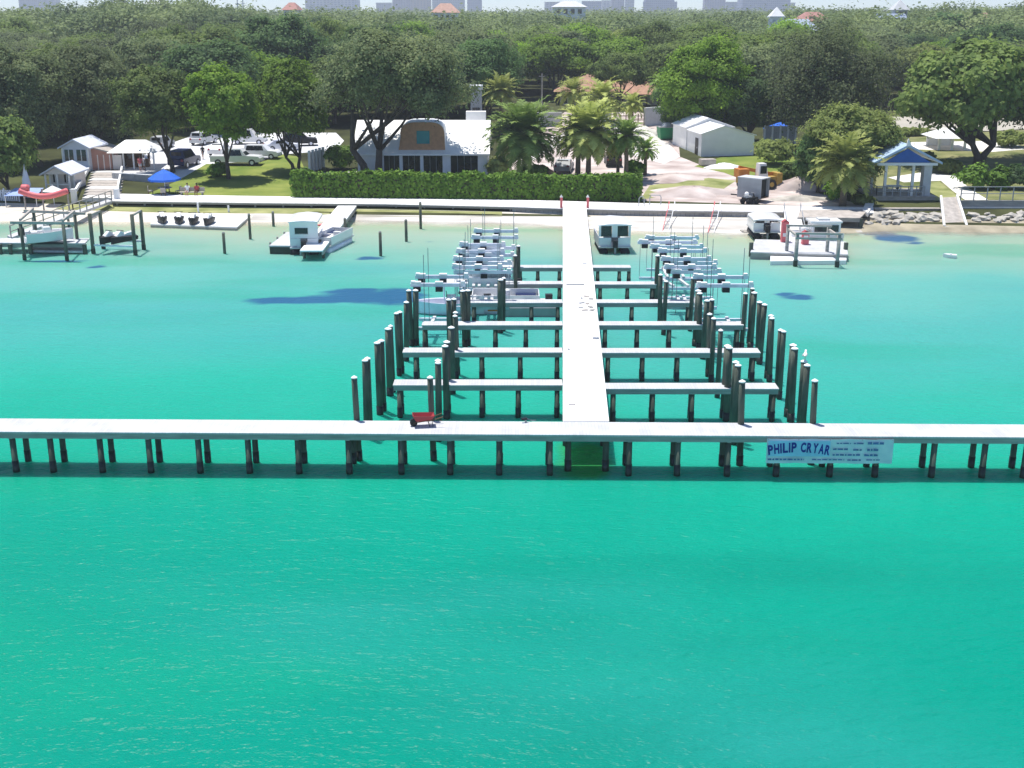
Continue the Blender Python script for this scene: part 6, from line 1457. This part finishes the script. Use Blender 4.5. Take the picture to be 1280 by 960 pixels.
MB().box(-1.7,1.7,-1.7,1.7,4,zt-2.6).build('wall', M['white'], ck); MB().box(-2.1,2.1,-2.1,2.1,zt-2.598,zt-2.3).build('eave', M['white'], ck); MB().loft([[(-1.9,-1.9,zt-2.298),(1.9,-1.9,zt-2.298),(1.9,1.9,zt-2.298),(-1.9,1.9,zt-2.298)],[(-.1,-.1,zt),(.1,-.1,zt),(.1,.1,zt),(-.1,.1,zt)]]).build('roof', M['white'], ck)
MB().box(-2.0,2.0,-2.0,2.0,-.5,3.998).build('base_wall', M['white'], ck)
for q_ in (-.8,.8): MB().box(q_-.4,q_+.4,-1.76,-1.702,zt-4.6,zt-3.2).build('louvre', M['lgrey'], ck)
ridge_house(1020, 15, 40, 352, 'red roofed house behind the white cupola', M['white'], M['redroof'], 2.6)
ridge_house(1120, 17, 34, 345, 'white walled house with pale blue roof left of the dark treetop', M['white'], M['slateroof'], 3.2, False)
c = dp(1128, 0, 350); cz = gz(0,350); ck = thing('lookout_tower', 'grey lookout cupola with pointed pale roof above the wood', 'tower', (c.x, 352, cz)); zt = c.z-cz
MB().box(-1.8,1.8,-1.8,1.8,-.5,zt-2.6).build('wall', M['lgrey'], ck); MB().loft([[(-2.4,-2.4,zt-2.598),(2.4,-2.4,zt-2.598),(2.4,2.4,zt-2.598),(-2.4,2.4,zt-2.598)],[(-.1,-.1,zt),(.1,-.1,zt),(.1,.1,zt),(-.1,.1,zt)]]).build('roof', M['lgrey'], ck); MB().box(-1.5,1.5,-1.86,-1.802,zt-4.2,zt-3.0).build('window', M['glass'], ck)
ridge_house(1234, 16, 30, 360, 'orange tiled house among the treetops at the right', M['terra'], M['orangeroof'], 3.0)
ridge_house(362, 3, 17, 420, 'small red roofed house above the wood at left', M['white'], M['redroof'], 2.4)
ridge_house(556, 4, 32, 420, 'white house with pink roof standing out of the treetops', M['white'], M['orangeroof'], 3.0)
ridge_house(712, 1, 40, 430, 'white flat fronted house above the treetops in the centre', M['white'], M['lgrey'], 2.0)
ridge_house(190, 0, 34, 430, 'pale house with grey roof above the treetops at left', M['palepink'], M['lgrey'], 2.2)
tree_d = dp(1185, 14, 320); make_tree('pine_tree', 'very dark dense tree standing above the wood beside the pale blue roof', 'tree', (tree_d.x, 320, gz(0,320)), 13, tree_d.z-gz(0,320), 3, .45, 'deep', 301, lr=1.7)
tp2 = dp(1222, 2, 330); zz0 = gz(0,330); tt = make_tree('cypress_tree', 'thin dark cypress spike rising left of the orange tiled house', 'tree', (tp2.x, 330, zz0), 2.4, tp2.z-zz0, 2, .35, 'deep', 302, lr=.7)
for px, lab in ((296,'left of two thin radio masts above the wood'),(303,'right of two thin radio masts above the wood'),(126,'faint thin mast at the far left skyline')):
    c = dp(px, -6, 520); zz0 = gz(0,520); ms_ = thing('radio_mast', lab, 'mast', (c.x, 520, zz0)); MB().tube([(0,0,-.5),(0,0,c.z-zz0)], [.35,.18], 6).build('shaft', M['lgrey'], ms_)
    for f in (.7,.85): MB().bar((-.9,0,(c.z-zz0)*f),(.9,0,(c.z-zz0)*f),.2,.2).build('cross_arm', M['lgrey'], ms_)

# ---------------------------------------------------------------- skyline
SKY = 2600.0
FM = {'blue': facade_mat('blue_glass_facade', (.34,.38,.52), (.16,.21,.36), 4, 3.6, .7, .55), 'white': facade_mat('white_balcony_facade', (.62,.62,.66), (.24,.28,.40), 7, 3.4, .62, .5),
      'mauve': facade_mat('mauve_tower_facade', (.44,.40,.50), (.22,.24,.36), 5, 3.5, .5, .5), 'pink': facade_mat('pink_stucco_facade', (.55,.42,.40), (.3,.27,.33), 6, 3.5, .45, .45), 'grey': facade_mat('grey_office_facade', (.46,.50,.56), (.2,.26,.36), 5, 3.6, .8, .5)}
def tower(px0, px1, top, m, label, Y=SKY, roof='flat', tiers=None):
    c = dp((px0+px1)/2, top, Y); u = mpp(Vector((0,Y,20))); w = (px1-px0)*u; z0 = gz(0,Y); h = c.z-z0
    rt = thing('tower_block', label, 'tower block', (c.x, Y, z0)); dpt = min(max(w*.6, 22), 60)
    MB().box(-w/2,w/2,0,dpt,-1,h).build('facade', FM[m], rt)
    MB().box(-w/2-.6,w/2+.6,-.6,dpt+.6,h+.01,h+1.2).build('parapet', M['lgrey'], rt)
    if roof == 'plant': MB().box(-w*.25,w*.25,dpt*.3,dpt*.7,h+1.21,h+6).build('roof_plant', M['lgrey'], rt)
    if roof == 'step': MB().box(-w*.3,w*.12,dpt*.1,dpt*.8,h+1.21,h+14).build('upper_block', FM[m], rt)
    for (a_, b_, t_) in tiers or []:
        x0, x1 = -w/2+(a_-px0)*u, -w/2+(b_-px0)*u; h2 = dp(px0, t_, Y).z-z0; MB().box(x0,x1,-8,-.01,-1,h2).build('wing', FM[m], rt)
    return rt
tower(23,66,0,'blue','wide blue block alone on the far left skyline')
tower(381,445,-7,'white','wide ribbed pale block left of the big oak top on the skyline',2500)
tower(470,489,4,'grey','low pale block left of the mauve tower on the skyline',2800)
tower(490,512,-14,'mauve','narrow mauve tower left of the pink block',2450,'plant')
tower(513,538,-4,'pink','pinkish block between the mauve tower and white house',2380,'step')
tower(540,580,-10,'grey','grey block directly behind the pink roofed white house',2700)
tower(584,602,-2,'blue','narrow blue tower right of the pink roofed white house',2600,'plant')
tower(681,702,3,'white','low white ribbed block left of the centre white house',2600)
tower(728,752,2,'blue','low blue block right of the centre white house',2500)
tower(753,765,1,'white','small white block beside the low blue block',2750)
tower(765,781,-24,'mauve','slim mauve tower in the centre of the skyline',2550,'plant')
tower(782,793,-3,'grey','slim grey slab right of the slim mauve tower',2800)
tower(807,843,-3,'blue','blue tower with two lower shoulders standing apart',2450,'step',[(804,809,2),(841,846,2)])
tower(882,908,-20,'mauve','tall mauve tower left of the low flat blue block',2500)
tower(908,928,3,'grey','low flat blue grey block between two tall towers',2600)
tower(929,989,-12,'blue','widest deep blue tower right of centre on the skyline',2400,'step')
tower(990,994,4,'grey','sliver of a grey block right of the widest tower',2650)
tower(1263,1292,8,'grey','low grey block at the right end of the skyline',2300)

# ---------------------------------------------------------------- haze
hz = MB().box(-2600, 2600, -250, 3150, -7, 140).build('haze', M['white']); tag(hz, 'thin sea haze', None, kind='stuff')
hm = bpy.data.materials.new('pale_haze'); hm.use_nodes = True; t = hm.node_tree; t.nodes.clear()
vo = t.nodes.new('ShaderNodeVolumePrincipled'); ou = t.nodes.new('ShaderNodeOutputMaterial'); vo.inputs['Color'].default_value = (.86,.92,.98,1); vo.inputs['Density'].default_value = 0.00032; vo.inputs['Anisotropy'].default_value = .2
t.links.new(vo.outputs[0], ou.inputs['Volume']); hz.data.materials.clear(); hz.data.materials.append(hm)
